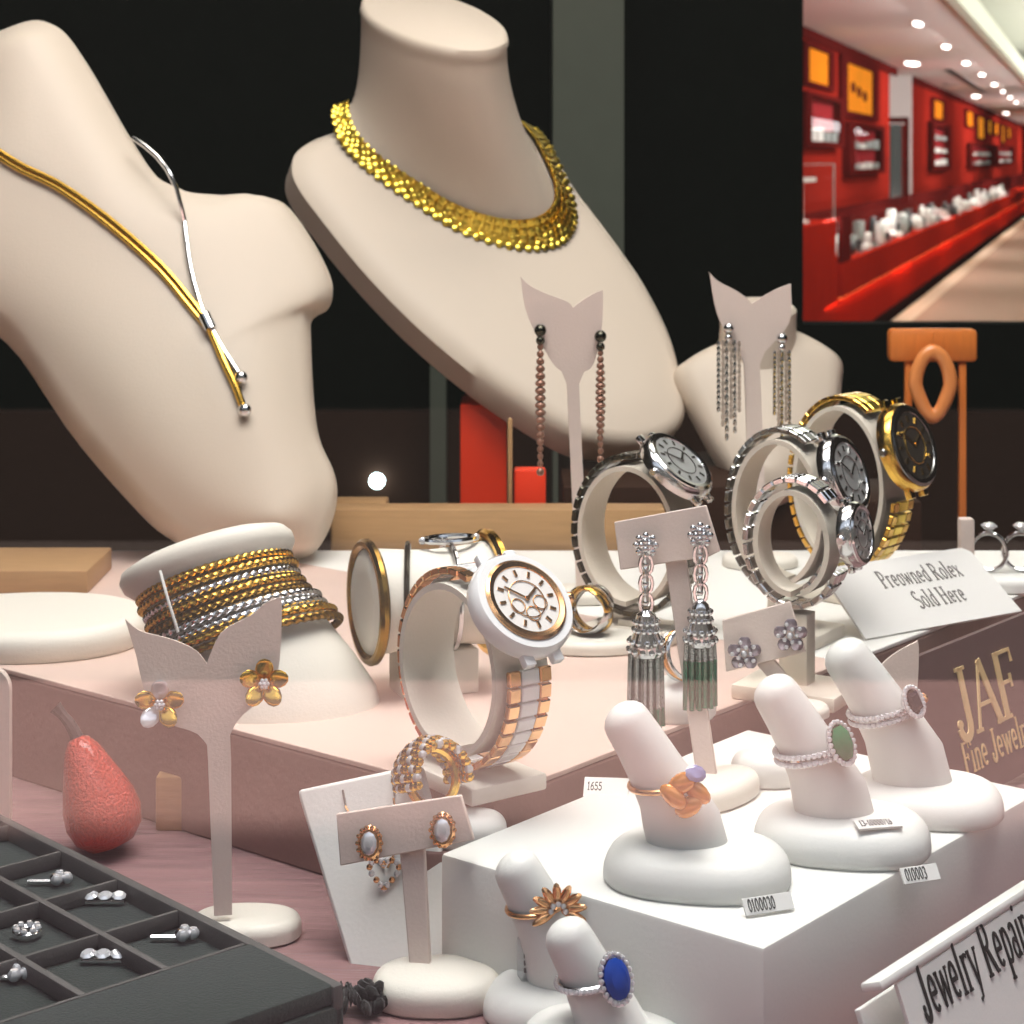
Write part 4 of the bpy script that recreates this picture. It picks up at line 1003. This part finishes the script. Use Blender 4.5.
# dark stone ring
b, pa, ra = finger_stand('white ring holder with the dark stone ring, nearest the dark sign', (925, 812), HB, 1, fpts((925, 800), .97, -2, 0, 1.12), .026, .021, .011)
halo_ring('silver ring with a square dark stone and pale side stones', pa, ra, 2, .7, 'dark_gem', .0042, .0036, seg=4)
# front pair on the deck
b, pa, ra = finger_stand('ring holder with the gold leaf ring, standing before the white box', (556, 1016), H0, 1, fpts((556, 1000), .98, 20, 14, .85), .022, .018, .011)
e, p, R, t, nx, ny = ring('rose gold ring with a spray of marquise leaves', pa, ra, 3, .45, 'rose_gold', .0008, (.3, 0, .1))
c = p+(nx*.6+ny*.75+Z*.1).normalized()*(R+.002)
mb = MB(); gm = MB()
for k in range(9):
    a = PI*(-.1+1.25*k/8); dd = (X*math.cos(a)+Z*math.sin(a)-Yv*.3).normalized(); mb.ball(c+dd*.0050, .0042, .0013, .0015, dd, Yv, dd.cross(Yv), 8, 6)
for k in range(5):
    a = PI*(.0+1.0*k/4); gm.ball(c+(X*math.cos(a)+Z*math.sin(a))*.0022-Yv*.0022, .0009, nu=6, nv=5)
mb.build('leaves', 'rose_gold', e); gm.build('stones', 'diamond', e)
b, pa, ra = finger_stand('ring holder with the blue stone ring, frontmost of all the ring holders', (606, 1062), H0, 1, fpts((606, 1046), 1.0, 22, 38, .85), .0255, .02, .0115)
halo_ring('silver halo ring with an oval blue stone', pa, ra, 3, .25, 'sapphire', .0058, .0044, double=False, seg=12, yy=.5)
# clear tag hanging by the leaf ring
q = U(531, 958, .605)
mb = MB(); mb.prism([q+X*x+Z*z for x, z in ((-.0042, .006), (-.0015, .0085), (.0035, .0085), (.0042, .006), (.0042, -.006), (.0015, -.0085), (-.0025, -.0075), (-.0042, -.005))], Yv*.0006)
e = mb.build('price_tag', 'clear_plastic', smooth=0); tag(e, 'clear octagonal price tag beside the gold leaf ring holder', 'price tag')
mb = MB()
for k in range(4): mb.box(q+Z*(.003-.0022*k)-Yv*.0003, Z, X, Yv, .0007, .0022, .0002)
mb.build('print', 'ink_grey', e, smooth=0)

# two tone ring on its oval pad
def ring_pad(label, c_px, h, rx, ry, hh, m='ivory'):
    b = PL(*c_px, h); mb = MB(); pad(mb, b, rx, ry, hh, p=2.2); tag(mb.build('ring_pad', m, smooth=50), label, 'ring pad'); return b
b = ring_pad('oval cream pad under the two tone crossover ring', (592, 648), HR, .0235, .017, .006)
c = U(590, 606, b.y); c.z = b.z+.0062+.0108; c.y = b.y
e = thing('ring', 'two tone crossover ring standing on the oval cream pad', 'ring', c-Z*.0108)
aw = nrm(-.55, -.8, .1); xw2 = nrm(.8, -.55, 0); yw2 = aw.cross(xw2)
for m, ph in (('gold', 0), ('silver', PI)):
    mb = MB(); rings = []
    for k in range(60):
        a = 2*PI*k/60; o_ = xw2*math.cos(a)+yw2*math.sin(a); w = .0030*math.sin(a+ph); hw = .0036
        q = c+o_*.0096+aw*w; th = .0011
        rings.append([q+aw*hw, q+aw*hw*.6+o_*th, q-aw*hw*.6+o_*th, q-aw*hw, q-aw*hw*.6-o_*th, q+aw*hw*.6-o_*th])
    mb.loft(rings, loop=True); mb.build('band', m, e, smooth=50)
# gold cluster ring
b = V((U(466, 826, .662).x, .662, EYE-.226)); mb = MB(); pad(mb, b, .0135, .0098, .010, p=2.2); tag(mb.build('ring_pad', 'white', smooth=50), 'oval white pad under the domed gold ring, behind the pendant pad', 'ring pad')
stand_box('ring_pad_block', 'small mauve block carrying the white pad of the domed gold ring', 'block', b.x-.0145, b.x+.0145, b.y-.0105, b.y+.0105, ZD, EYE-.226, 'mauve_board')
c = V((b.x-.011, b.y-.004, EYE-.226+.0102+.0125))
e = thing('ring', 'domed gold ring set with clear stones, behind the white pendant pad', 'ring', c-Z*.011)
aw = nrm(.55, -.75, .3); xw2 = aw.cross(Z).normalized(); yw2 = xw2.cross(aw)
mb = MB(); mb.tube([c+(xw2*math.cos(2*PI*k/40)+yw2*math.sin(2*PI*k/40))*.0092 for k in range(40)], .0016, 8, loop=True); mb.build('band', 'gold', e)
mb = MB(); gm = MB()
for row in range(9):
    for k in range(15):
        a = PI*(-.1+1.1*k/14)+.2; o_ = xw2*math.cos(a)+yw2*math.sin(a); w = (row-4)*.0017
        q = c+o_*(.0122-abs(row-4)**1.6*.00022)+aw*w
        (gm if (row+k) % 3 == 0 else mb).ball(q, .0016, nu=7, nv=5)
sh_ = MB(); rr_ = []
for row in range(9):
    w = (row-4)*.0017; rr_.append([c+(xw2*math.cos(a)+yw2*math.sin(a))*(.0112-abs(row-4)**1.6*.00022)+aw*w for a in [PI*(-.1+1.1*k/28)+.2 for k in range(29)]])
sh_.loft(rr_, False, False, closed=False); sh_.build('shell', 'gold', e)
mb.build('dome', 'gold', e); gm.build('stones', 'diamond', e)
# coil ring behind the tassels
b = ring_pad('white round pad behind the tassel earrings carrying a coil ring', (672, 716), HR, .017, .013, .014, 'white')
c = V((b.x+.004, b.y-.004, b.z+.0145+.0102))
e = thing('ring', 'slim silver coil ring on the white pad behind the tassel earrings', 'ring', c-Z*.0102)
for k in range(3):
    mb = MB(); mb.tube([c+aw*(k-1)*.0022+(xw2*math.cos(2*PI*i/36)+yw2*math.sin(2*PI*i/36))*.0092 for i in range(36)], .0009, 8, loop=True); mb.build('coil', 'rose_gold' if k == 1 else 'silver', e)
# rounded rest piece behind the emerald holder
b = PL(768, 782, HB)
mb = MB(); pad(mb, b, .013, .010, .011, p=2.2)
tag(mb.build('ring_pad', 'white', smooth=50), 'small empty white pad behind the green stone ring holder', 'ring pad')
# far cluster at the end of the riser
b = PL(1012, 588, HR-.0)
mb = MB(); pad(mb, b, .028, .017, .008, p=2.2); tag(mb.build('ring_pad', 'white', smooth=50), 'white pad with a cluster of clear stone rings past the tilted card', 'ring pad')
for k, (dx, dz) in enumerate(((-.012, .0), (.004, .0), (.02, .0))):
    c = b+V((dx, -.002, .0084+.0102)); e = thing('ring', ['clear stone ring on the far white pad, next to the small post', 'middle clear stone ring on the far white pad', 'clear stone ring on the far white pad, cut by the frame'][k], 'ring', c-Z*.0102, 'clear stone rings on the far pad')
    mb = MB(); mb.tube([c+(X*.9-Yv*.3)*.0092*math.cos(2*PI*i/36)+Z*.0092*math.sin(2*PI*i/36) for i in range(36)], .0011, 8, loop=True); mb.build('band', 'silver', e)
    mb = MB(); mb.gem(c+Z*.0128, Z, .0042, .0042, X, 8); mb.build('stone', 'diamond', e)
b = PL(966, 590, HR); mb = MB(); mb.box(b+Z*.018, X, Yv, Z, .0035, .004, .018, .001)
tag(mb.build('small_post', 'card_pink', smooth=30), 'slim cream post between the tilted card and the far rings', 'display post')

# ================================================================== PENDANT PAD
b = PL(412, 984, H0); nP = nrm(-.24, -.90, .36); P = V((b.x, b.y+.004, ZD))
P = ON(410, 978, V((0, b.y+.010, 0)), Yv)
r = thing('pendant_pad', 'tall white slanted pendant pad behind the t stand with pear studs', 'pendant pad', V((P.x, P.y, ZD)))
mb = MB(); plate(mb, [(297, 790), (418, 764), (421, 770), (473, 975), (356, 990), (299, 800)], P, nP, .006); mb.build('pad', 'white', r, smooth=30, bevel=.0012)
mb = MB(); q = ON(385, 860, P, nP)-nP*.006; mb.prism([q, V((q.x+.012, q.y+.034, ZD)), V((q.x+.016, q.y+.034, ZD)), q+X*.006-nP*.0005], X*.012); mb.build('easel', 'white', r, smooth=0)
mb = MB()
for x, y0, y1 in ((392, 776, 796), (343, 790, 806)): mb.tube([ON(x, y0, P, nP)+nP*.0003, ON(x+3, y1, P, nP)+nP*.0003], .0004, 5)
mb.build('slits', 'ink_grey', r, smooth=0)
c = ON(386, 876, P, nP)+nP*.002
e = thing('pendant', 'clear heart shaped pendant on the white slanted pad', 'pendant', c-Z*.008)
mb = MB(); gm = MB()
for k in range(20):
    a = 2*PI*k/20; x = .0048*math.sin(a)**3; z = .0042*(math.cos(a)*1.1-.35*math.cos(2*a)-.12*math.cos(3*a)); (mb if k % 2 else gm).ball(c+X*x+Z*(z+.0014), .0011, nu=7, nv=5)
mb.build('frame', 'rose_gold', e); gm.build('stones', 'diamond', e)
mb = MB(); mb.tube([ON(x, y, P, nP)+nP*.0007 for x, y in ((346, 806), (362, 836), (378, 860), (385, 868))], .0004, 5); mb.tube([ON(x, y, P, nP)+nP*.0007 for x, y in ((394, 798), (398, 830), (394, 855), (388, 868))], .0004, 5); mb.build('chain', 'rose_gold', e)

# ================================================================== GEM TRAY
p0, p1, p2, p3 = (PL(60, 850, HT), PL(117, 879, HT), PL(181, 909.5, HT), PL(244, 942, HT))
ut = (p3-p0).normalized(); vt = (PL(37, 897, HT)-p1).normalized(); vt = (vt-ut*vt.dot(ut)).normalized()
cu = (p3-p0).length/3; cv = (PL(37, 897, HT)-p1).length*1.0
r = thing('gem_tray', 'dark green compartment tray of loose small jewels at the front corner', 'jewel tray', V((p0.x, p0.y, ZD)))
NU, NV = 6, 5; org = p0-ut*cu*2                     # outer rim runs through org along ut
rim = .004
def T3(u, v, z=0): return org+ut*u+vt*v+Z*z
LU, LV = NU*cu, NV*cv
LU = (NU-1)*cu
extra = .040                                         # solid end beyond the last cell
mb = MB(); mb.box(T3((LU+extra)/2, LV/2, -.0125-.003), ut, vt, Z, (LU+extra)/2+rim, LV/2+rim, .0095, .001); mb.build('floor', 'tray_cloth', r, smooth=30)
mb = MB(); mb.box(T3(LU+extra/2+.002, LV/2, -.003), ut, vt, Z, extra/2-.001+rim/2, LV/2+rim, .0028, .001); mb.build('end_panel', 'tray_cloth', r, smooth=30)
mb = MB(); mb.box(T3((LU+extra)/2, -rim/2, -.0065), ut, vt, Z, (LU+extra)/2+rim, rim/2, .0065, .0012); mb.box(T3((LU+extra)/2, LV+rim/2, -.0065), ut, vt, Z, (LU+extra)/2+rim, rim/2, .0065, .0012); mb.box(T3(-rim/2, LV/2, -.0065), ut, vt, Z, rim/2, LV/2, .0065, .0012); mb.build('rim', 'tray_edge', r, smooth=30)
for i in range(1, NU):
    mb = MB(); mb.box(T3(i*cu, LV/2, -.0030), ut, vt, Z, .0007, LV/2, .0026, .0003); mb.build('divider', 'tray_edge', r, smooth=30)
for j in range(1, NV):
    mb = MB(); mb.box(T3(LU/2, j*cv, -.0028), ut, vt, Z, LU/2, .0012, .0026, .0003); mb.build('divider', 'tray_edge', r, smooth=30)
def tray_jewel(px, py, kind, label):
    c = PL(px, py, HT+.006); c.z += .0002
    e = thing('loose_jewel', label, 'jewel', c, 'loose jewels in the tray')
    mb = MB(); gm = MB()
    if kind == 0:
        mb.tube([c+Z*.0016+(X*math.cos(2*PI*k/20)+Yv*math.sin(2*PI*k/20))*.0035 for k in range(20)], .0012, 6, loop=True)
        for k in range(8): gm.ball(c+Z*.003+(X*math.cos(2*PI*k/8)+Yv*math.sin(2*PI*k/8))*.0035, .0011, nu=6, nv=4)
    elif kind == 1:
        for k in range(3): gm.gem(c+X*(k-1)*.0045+Z*.0028, nrm(.1*(k-1), -.3, 1), .0024, .0024, X, 8)
        mb.box(c+Z*.0008, X, Yv, Z, .0065, .0012, .0007, .0003)
    else:
        mb.tube([c+Z*.0011-X*.008, c+Z*.0011], .0009, 6); mb.ball(c+Z*.0022+X*.001, .0018, nu=8, nv=6)
        for k in range(3): gm.ball(c+Z*.0026+X*(.002+.003*(k % 2))+Yv*.002*(k-1), .0020, nu=7, nv=5)
    mb.build('setting', 'silver', e); gm.build('stones', 'diamond', e)
    # pale card it lies on is left to the tray cloth
tray_jewel(52, 886, 2, 'small silver jewel in the cell against the rim, nearest the red ornament')
tray_jewel(105, 905, 1, 'three stone silver jewel in the second cell along the tray rim')
tray_jewel(177, 942, 2, 'silver jewel in the last cell along the tray rim')
tray_jewel(27, 938, 0, 'round silver jewel in the second row of tray cells')
tray_jewel(103, 964, 1, 'slim silver bar jewel in the second row of tray cells, last cell')
tray_jewel(9, 982, 2, 'silver jewel in the third row of tray cells')
# black crumpled velvet by the tray end
mb = MB(); c = PL(362, 1014, H0)
for k in range(26):
    a = k*2.4; rr = .0075*math.sqrt((k+.5)/26); mb.ball(c+V((rr*1.1*math.cos(a), rr*math.sin(a)*.9, .0032+.0052*random.random()*(1-k/40))), .003, .0026, .0024, nrm(random.uniform(-1, 1), random.uniform(-1, 1), .4), Z.cross(nrm(1, .3, 0)), Z, 7, 5)
tag(mb.build('velvet_bow', 'black_velvet', smooth=60), 'crumpled black velvet bow between the tray end and the t stand base', 'bow')

# ================================================================== RED ORNAMENT AND SMALL BOX
b = PL(114, 856, H0); ao = nrm(-.34, .1, .93); k_ = b.y/FP*.84
r = thing('pear_ornament', 'red glittering pear shaped ornament with a dark stem behind the tray', 'ornament', b)
mb = MB(); prof = [(6, 0), (26, 4), (40, 18), (46, 38), (44, 58), (36, 82), (28, 104), (21, 122), (13, 134), (4, 139)]
lo = b+Z*.003
mb.disc(lo, ao, [q*k_ for q, _ in prof], [h*k_ for _, h in prof], X, 36); mb.build('body', 'red_glitter', r, smooth=60)
mb = MB(); q = lo+ao*134*k_; mb.tube(smooth_path([q, q+ao*18*k_-X*.001, q+ao*32*k_-X*.003, q+ao*40*k_-X*.0045], 12), [.0028, .0026, .0024, .0023, .0022, .0021, .002, .002, .0021, .0023, .0026, .0028], 8); mb.build('stem', 'stem_dark', r)
b2_ = PL(172, 842, H0)
stand_box('small_box', 'small tan box standing beside the red pear ornament', 'box', b2_.x-.0085, b2_.x+.0115, b2_.y+.012, b2_.y+.03, ZD, ZD+.021, 'tan_wood')
# pale rounded card stand at the frame edge
c = PL(-36, 836, H0); mb = MB(); pts = []
for (cx_, cz_, a0) in ((.0085, .056, 0), (-.0085, .056, 90)):
    for i in range(9):
        a = math.radians(a0+90*i/8); pts.append(c+V((cx_+.009*math.cos(a)-.0, 0, cz_+.0+.009*math.sin(a))))
pts += [c+V((-.0175, 0, 0)), c+V((.0175, 0, 0))]
mb.prism(pts, Yv*.004); tag(mb.build('card_stand', 'card_pink', smooth=30), 'pale upright card with rounded top at the frame edge above the tray', 'display card')

# ================================================================== SIGNS
# folded card in front of the white box
nS = (A_*.93+Z*.36).normalized(); uS = B_; vS = nS.cross(uS)
if vS.z < 0: vS = -vS
P = U(905, 1003, .555)
def SP(x, y): return ON(x, y, P, nS)
r = thing('repair_sign', 'grey card reading Jewelry Repair in a holder below the white box'.replace('Jewelry Repair', 'jewelry repair'), 'sign', V((P.x, P.y, ZD)))
o0 = SP(897, 984); hgt = .040; wid = .105
mb = MB(); mb.prism([o0, o0+uS*wid, o0+uS*wid-vS*hgt, o0-vS*hgt], -nS*.0012); brd = mb.build('card', 'paper', r, smooth=0)
mb = MB(); mb.box(o0-vS*.001+uS*wid*.45+vS*.003-nS*.003, uS, nS, vS, wid*.53, .0036, .0014, .001); mb.build('clip_bar', 'white', r, smooth=30)
mb = MB(); org_ = SP(927, 1022); lettering(mb, 'Jewelry Repair', org_, uS, vS, .0152, .0003, .62); 
for v in mb.bm.verts: v.co += nS*.0002
mb.build('lettering', 'ink', brd, smooth=0)
mb = MB(); mb.box(o0+uS*wid*.45-vS*(hgt*.5)-nS*.012, uS, nS, vS, wid*.5, .001, hgt*.4, .0004); q = o0+uS*wid*.45-nS*.012
mb.build('easel_back', 'white', r, smooth=0)
# dark board with gilt letters, leaning on the riser
nJ = (A_*.97+Z*.24).normalized(); uJ = B_; vJ = nJ.cross(uJ)
if vJ.z < 0: vJ = -vJ
P = U(955, 735, .80); 
def JP(x, y): return ON(x, y, P, nJ)
r = thing('shop_sign', 'dark mauve board with gilt capital letters behind the ring holders', 'sign', V((P.x, P.y, ZD)))
tl = JP(905, 662); bl_z = (tl.z-ZD-.004)/vJ.z; wid = .19
mb = MB(); mb.prism([tl, tl+uJ*wid, tl+uJ*wid-vJ*bl_z, tl-vJ*bl_z], -nJ*.004); brd = mb.build('board', 'sign_board', r, smooth=0)
mb = MB(); lettering(mb, 'JAFE'[:3], JP(961, 741), uJ, vJ, .0272, .0006, 1.12, gap=.0)
for v in mb.bm.verts: v.co += nJ*.0002
mb.build('large_letters', 'gilt', brd, smooth=0)
mb = MB(); lettering(mb, 'Fine Jewelry', JP(966, 776), uJ, vJ, .0125, .0004, .80)
for v in mb.bm.verts: v.co += nJ*.0002
mb.build('small_letters', 'gilt', brd, smooth=0)
# tilted card on the sheet
e0 = PL(866, 641, HR); e1 = PL(1022, 613, HR); uC = (e1-e0).normalized(); nC_ = V((uC.y, -uC.x, 0)); nC_ = (nC_*.62+Z*.78).normalized(); vC = nC_.cross(uC)
if vC.z < 0: vC = -vC
r = thing('price_card', 'white tilted card reading pre owned above the dark mauve sign', 'sign', e0)
W_ = (e1-e0).length; Hc = .041
mb = MB(); q0 = e0+Z*.001; pts = [q0, q0+uC*W_, q0+uC*W_*.97+vC*Hc*.92, q0+uC*W_*.93+vC*Hc, q0+uC*W_*.07+vC*Hc, q0+uC*W_*.01+vC*Hc*.85]
mb.prism(pts, -nC_*.0012); brd = mb.build('card', 'paper', r, smooth=0)
mb = MB(); mb.prism([q0+uC*W_*.3+vC*Hc*.8-nC_*.0013, q0+uC*W_*.7+vC*Hc*.8-nC_*.0013, V((q0+uC*W_*.7+vC*Hc*.8).xy.to_tuple()+(ZR,))+nC_.cross(Z).cross(Z)*-.0, V((q0+uC*W_*.3+vC*Hc*.8).xy.to_tuple()+(ZR,))], V((-nC_.x, -nC_.y, 0)).normalized()*.001); mb.build('easel_back', 'paper', r, smooth=0)
mb = MB(); lettering(mb, 'Preowned Rolex', q0+uC*W_*.30+vC*Hc*.60+nC_*.0002, uC, vC, .0100, .0002, .66); lettering(mb, 'Sold Here', q0+uC*W_*.42+vC*Hc*.26+nC_*.0002, uC, vC, .0100, .0002, .66)
mb.build('lettering', 'ink_grey', brd, smooth=0)
# price tags
def price_tag(label, px, py, Y, u, n, w, h, text, size, m='paper'):
    c = U(px, py, Y); u = V(u).normalized(); n = V(n).normalized(); v = n.cross(u)
    if v.z < 0: v = -v
    mb = MB(); mb.box(c, u, v, n, w/2, h/2, .0004, .0002); o = mb.build('price_tag', m, smooth=0); tag(o, label, 'price tag')
    mb = MB(); lettering(mb, text, c-u*w*.42-v*size*.45+n*.0005, u, v, size, .0002, .62); mb.build('print', 'ink', o, smooth=0)
price_tag('small white tag at the foot of the amber ring holder', 768, 904, .5835, X*.93+Yv*.36, V((.3, -.8, .6)), .016, .005, '0100030', .0036)
price_tag('small white tag at the foot of the green stone ring holder', 920, 874, .6105, X*.93+Yv*.36, V((.3, -.8, .6)), .013, .005, '010003', .0036)
price_tag('white tag lying on top of the green stone ring holder base', 878, 824, .6235, X*.97+Yv*.2, V((.08, -.22, .97)), .0145, .005, '13-10000/16', .0030)
price_tag('small white tag lying at the far edge of the white box behind the amber ring', 606, 788, .6965, X*.95-Yv*.1, (V((0, -.4, .9))), .0155, .010, '1655', .004)

# ================================================================== DIM THINGS BEHIND
yb = 1.22
def stand_px(name, label, cat, px0, px1, py_top, Y, d, m, zb=None):
    a, b = U(px0, py_top, Y), U(px1, py_top, Y)
    return stand_box(name, label, cat, a.x, b.x, Y, Y+d, ZD if zb is None else zb, a.z, m, .0015)
stand_px('gift_box', 'red box with a painted glow standing behind the tan rail', 'gift box', 460, 507, 404, 1.24, .05, 'red_glow_paper')
stand_px('gift_box', 'low orange red box between the rail and the gold necklace bust', 'gift box', 514, 546, 470, 1.145, .014, 'red_glow_paper')
stand_px('display_post', 'thin tan post standing beside the red boxes', 'display post', 507.5, 512.5, 418, 1.14, .004, 'tan_wood')
r_ = U(360, 500, 1.16)
mb = MB(); mb.box((r_.x, 1.16, (ZD+r_.z)/2), X, Yv, Z, .016, .012, (r_.z-ZD)/2, .001); tag(mb.build('wooden_block', 'tan_wood', smooth=30), 'small tan block behind the bust edge, under the round glint', 'block')
c = U(377, 481, 2.17); r = thing('lamp_glint', 'small glowing ball standing in for a lamp reflection', 'reflection', c-Z*.01)  # glowing ball added in place of a lamp's reflection
mb = MB(); mb.ball(c, .0085, nu=16, nv=12); mb.build('glint_ball', 'glint_ball', r)
mb = MB(); mb.disc(V((c.x, YW-.0005, c.z)), -Yv, [.011, .011, .007, .007], [0, .012, .014, .020], X, 20); mb.build('holder', 'dark_steel', r)
# orange rack
r = thing('pendant_rack', 'orange wooden rack with drop pendant below the showroom opening', 'jewellery rack', V((U(935, 440, 1.27).x, 1.27, ZD)))
a, b = U(888, 345, 1.27), U(976, 345, 1.27)
mb = MB(); mb.box(((a.x+b.x)/2, 1.27, a.z), X, Yv, Z, (b.x-a.x)/2, .006, .0105, .003); mb.build('bar', 'orange_wood', r, smooth=30)
for px in (908, 962):
    q = U(px, 345, 1.27); mb = MB(); mb.box((q.x, 1.27, (ZD+q.z)/2), X, Yv, Z, .0022, .003, (q.z-ZD)/2, .0006); mb.build('post', 'orange_wood', r, smooth=30)
c = U(933, 384, 1.255); e = thing('drop_pendant', 'large orange drop pendant with a hole hanging from the rack', 'pendant', c-Z*.026)
mb = MB(); rings = []
for k in range(40):
    a = 2*PI*k/40; z = math.sin(a); x = .011*math.cos(a)*(1-.35*z*(1 if z < 0 else .2)) if z > 0 else .011*math.cos(a)*(1+z*.35)
    o_ = V((x, 0, .020*z)); d = V((math.cos(a)*.9, 0, math.sin(a)))
    rr = .005
    rings.append([c+o_+(d*math.cos(2*PI*j/10)+Yv*.6*math.sin(2*PI*j/10))*rr for j in range(10)])
mb.loft(rings, loop=True); mb.build('drop', 'orange_resin', e, smooth=60)
mb = MB(); mb.tube([c+Z*.022, c+Z*.022+V((0, .0, .010))], .0008, 6); mb.build('cord', 'orange_wood', e)

# ================================================================== LIGHT
area('display_lamp', (-.16, .62, 2.27), (.06, .12, -1), .5, .4, 6.6, (1, .98, .945))
area('display_lamp', (.22, .70, 2.27), (-.02, .10, -1), .5, .4, 6.6, (1, .98, .945))
area('display_lamp', (.05, 1.20, 2.27), (0, .0, -1), .6, .3, 2.6, (1, .93, .82))
sun = bpy.data.lights.new('sun', 'SUN'); sun.energy = 22; sun.angle = math.radians(1.5); sun.color = (1, .93, .86)
so = bpy.data.objects.new('sun', sun); COL.objects.link(so); el = math.radians(39.5)
so.rotation_euler = V((.15, -math.cos(el), -math.sin(el))).to_track_quat('-Z', 'Y').to_euler(); so.location = (0, 8, 9)
w = bpy.data.worlds.new('world'); SC.world = w; w.use_nodes = True
w.node_tree.nodes['Background'].inputs[0].default_value = (.55, .62, .72, 1); w.node_tree.nodes['Background'].inputs[1].default_value = 1.4
# roof above everything so that daylight only enters through the pane
slab('roof', -5, 32, .2, 100, 3.45, 3.5, 'plaster')

# ================================================================== CAMERA
cd = bpy.data.cameras.new('camera'); co = bpy.data.objects.new('camera', cd); COL.objects.link(co); SC.camera = co
co.location = (0, 0, EYE); co.rotation_euler = (PI/2, 0, 0)
cd.sensor_width = 36; cd.lens = 36*FP/1024; cd.shift_y = -(512-HZ)/1024; cd.clip_start = .02; cd.clip_end = 300
cd.dof.use_dof = True; cd.dof.focus_distance = .66; cd.dof.aperture_fstop = (cd.lens/1000)/.0018
vs = SC.view_settings; SC.display_settings.display_device = 'sRGB'; vs.view_transform = 'Standard'; vs.look = 'None'; vs.gamma = 1; vs.use_curve_mapping = False; vs.exposure = 0
SC.cycles.use_denoising = True
SC.cycles.max_bounces = 8; SC.cycles.transparent_max_bounces = 24; SC.cycles.caustics_reflective = False; SC.cycles.caustics_refractive = False; SC.cycles.sample_clamp_indirect = 4
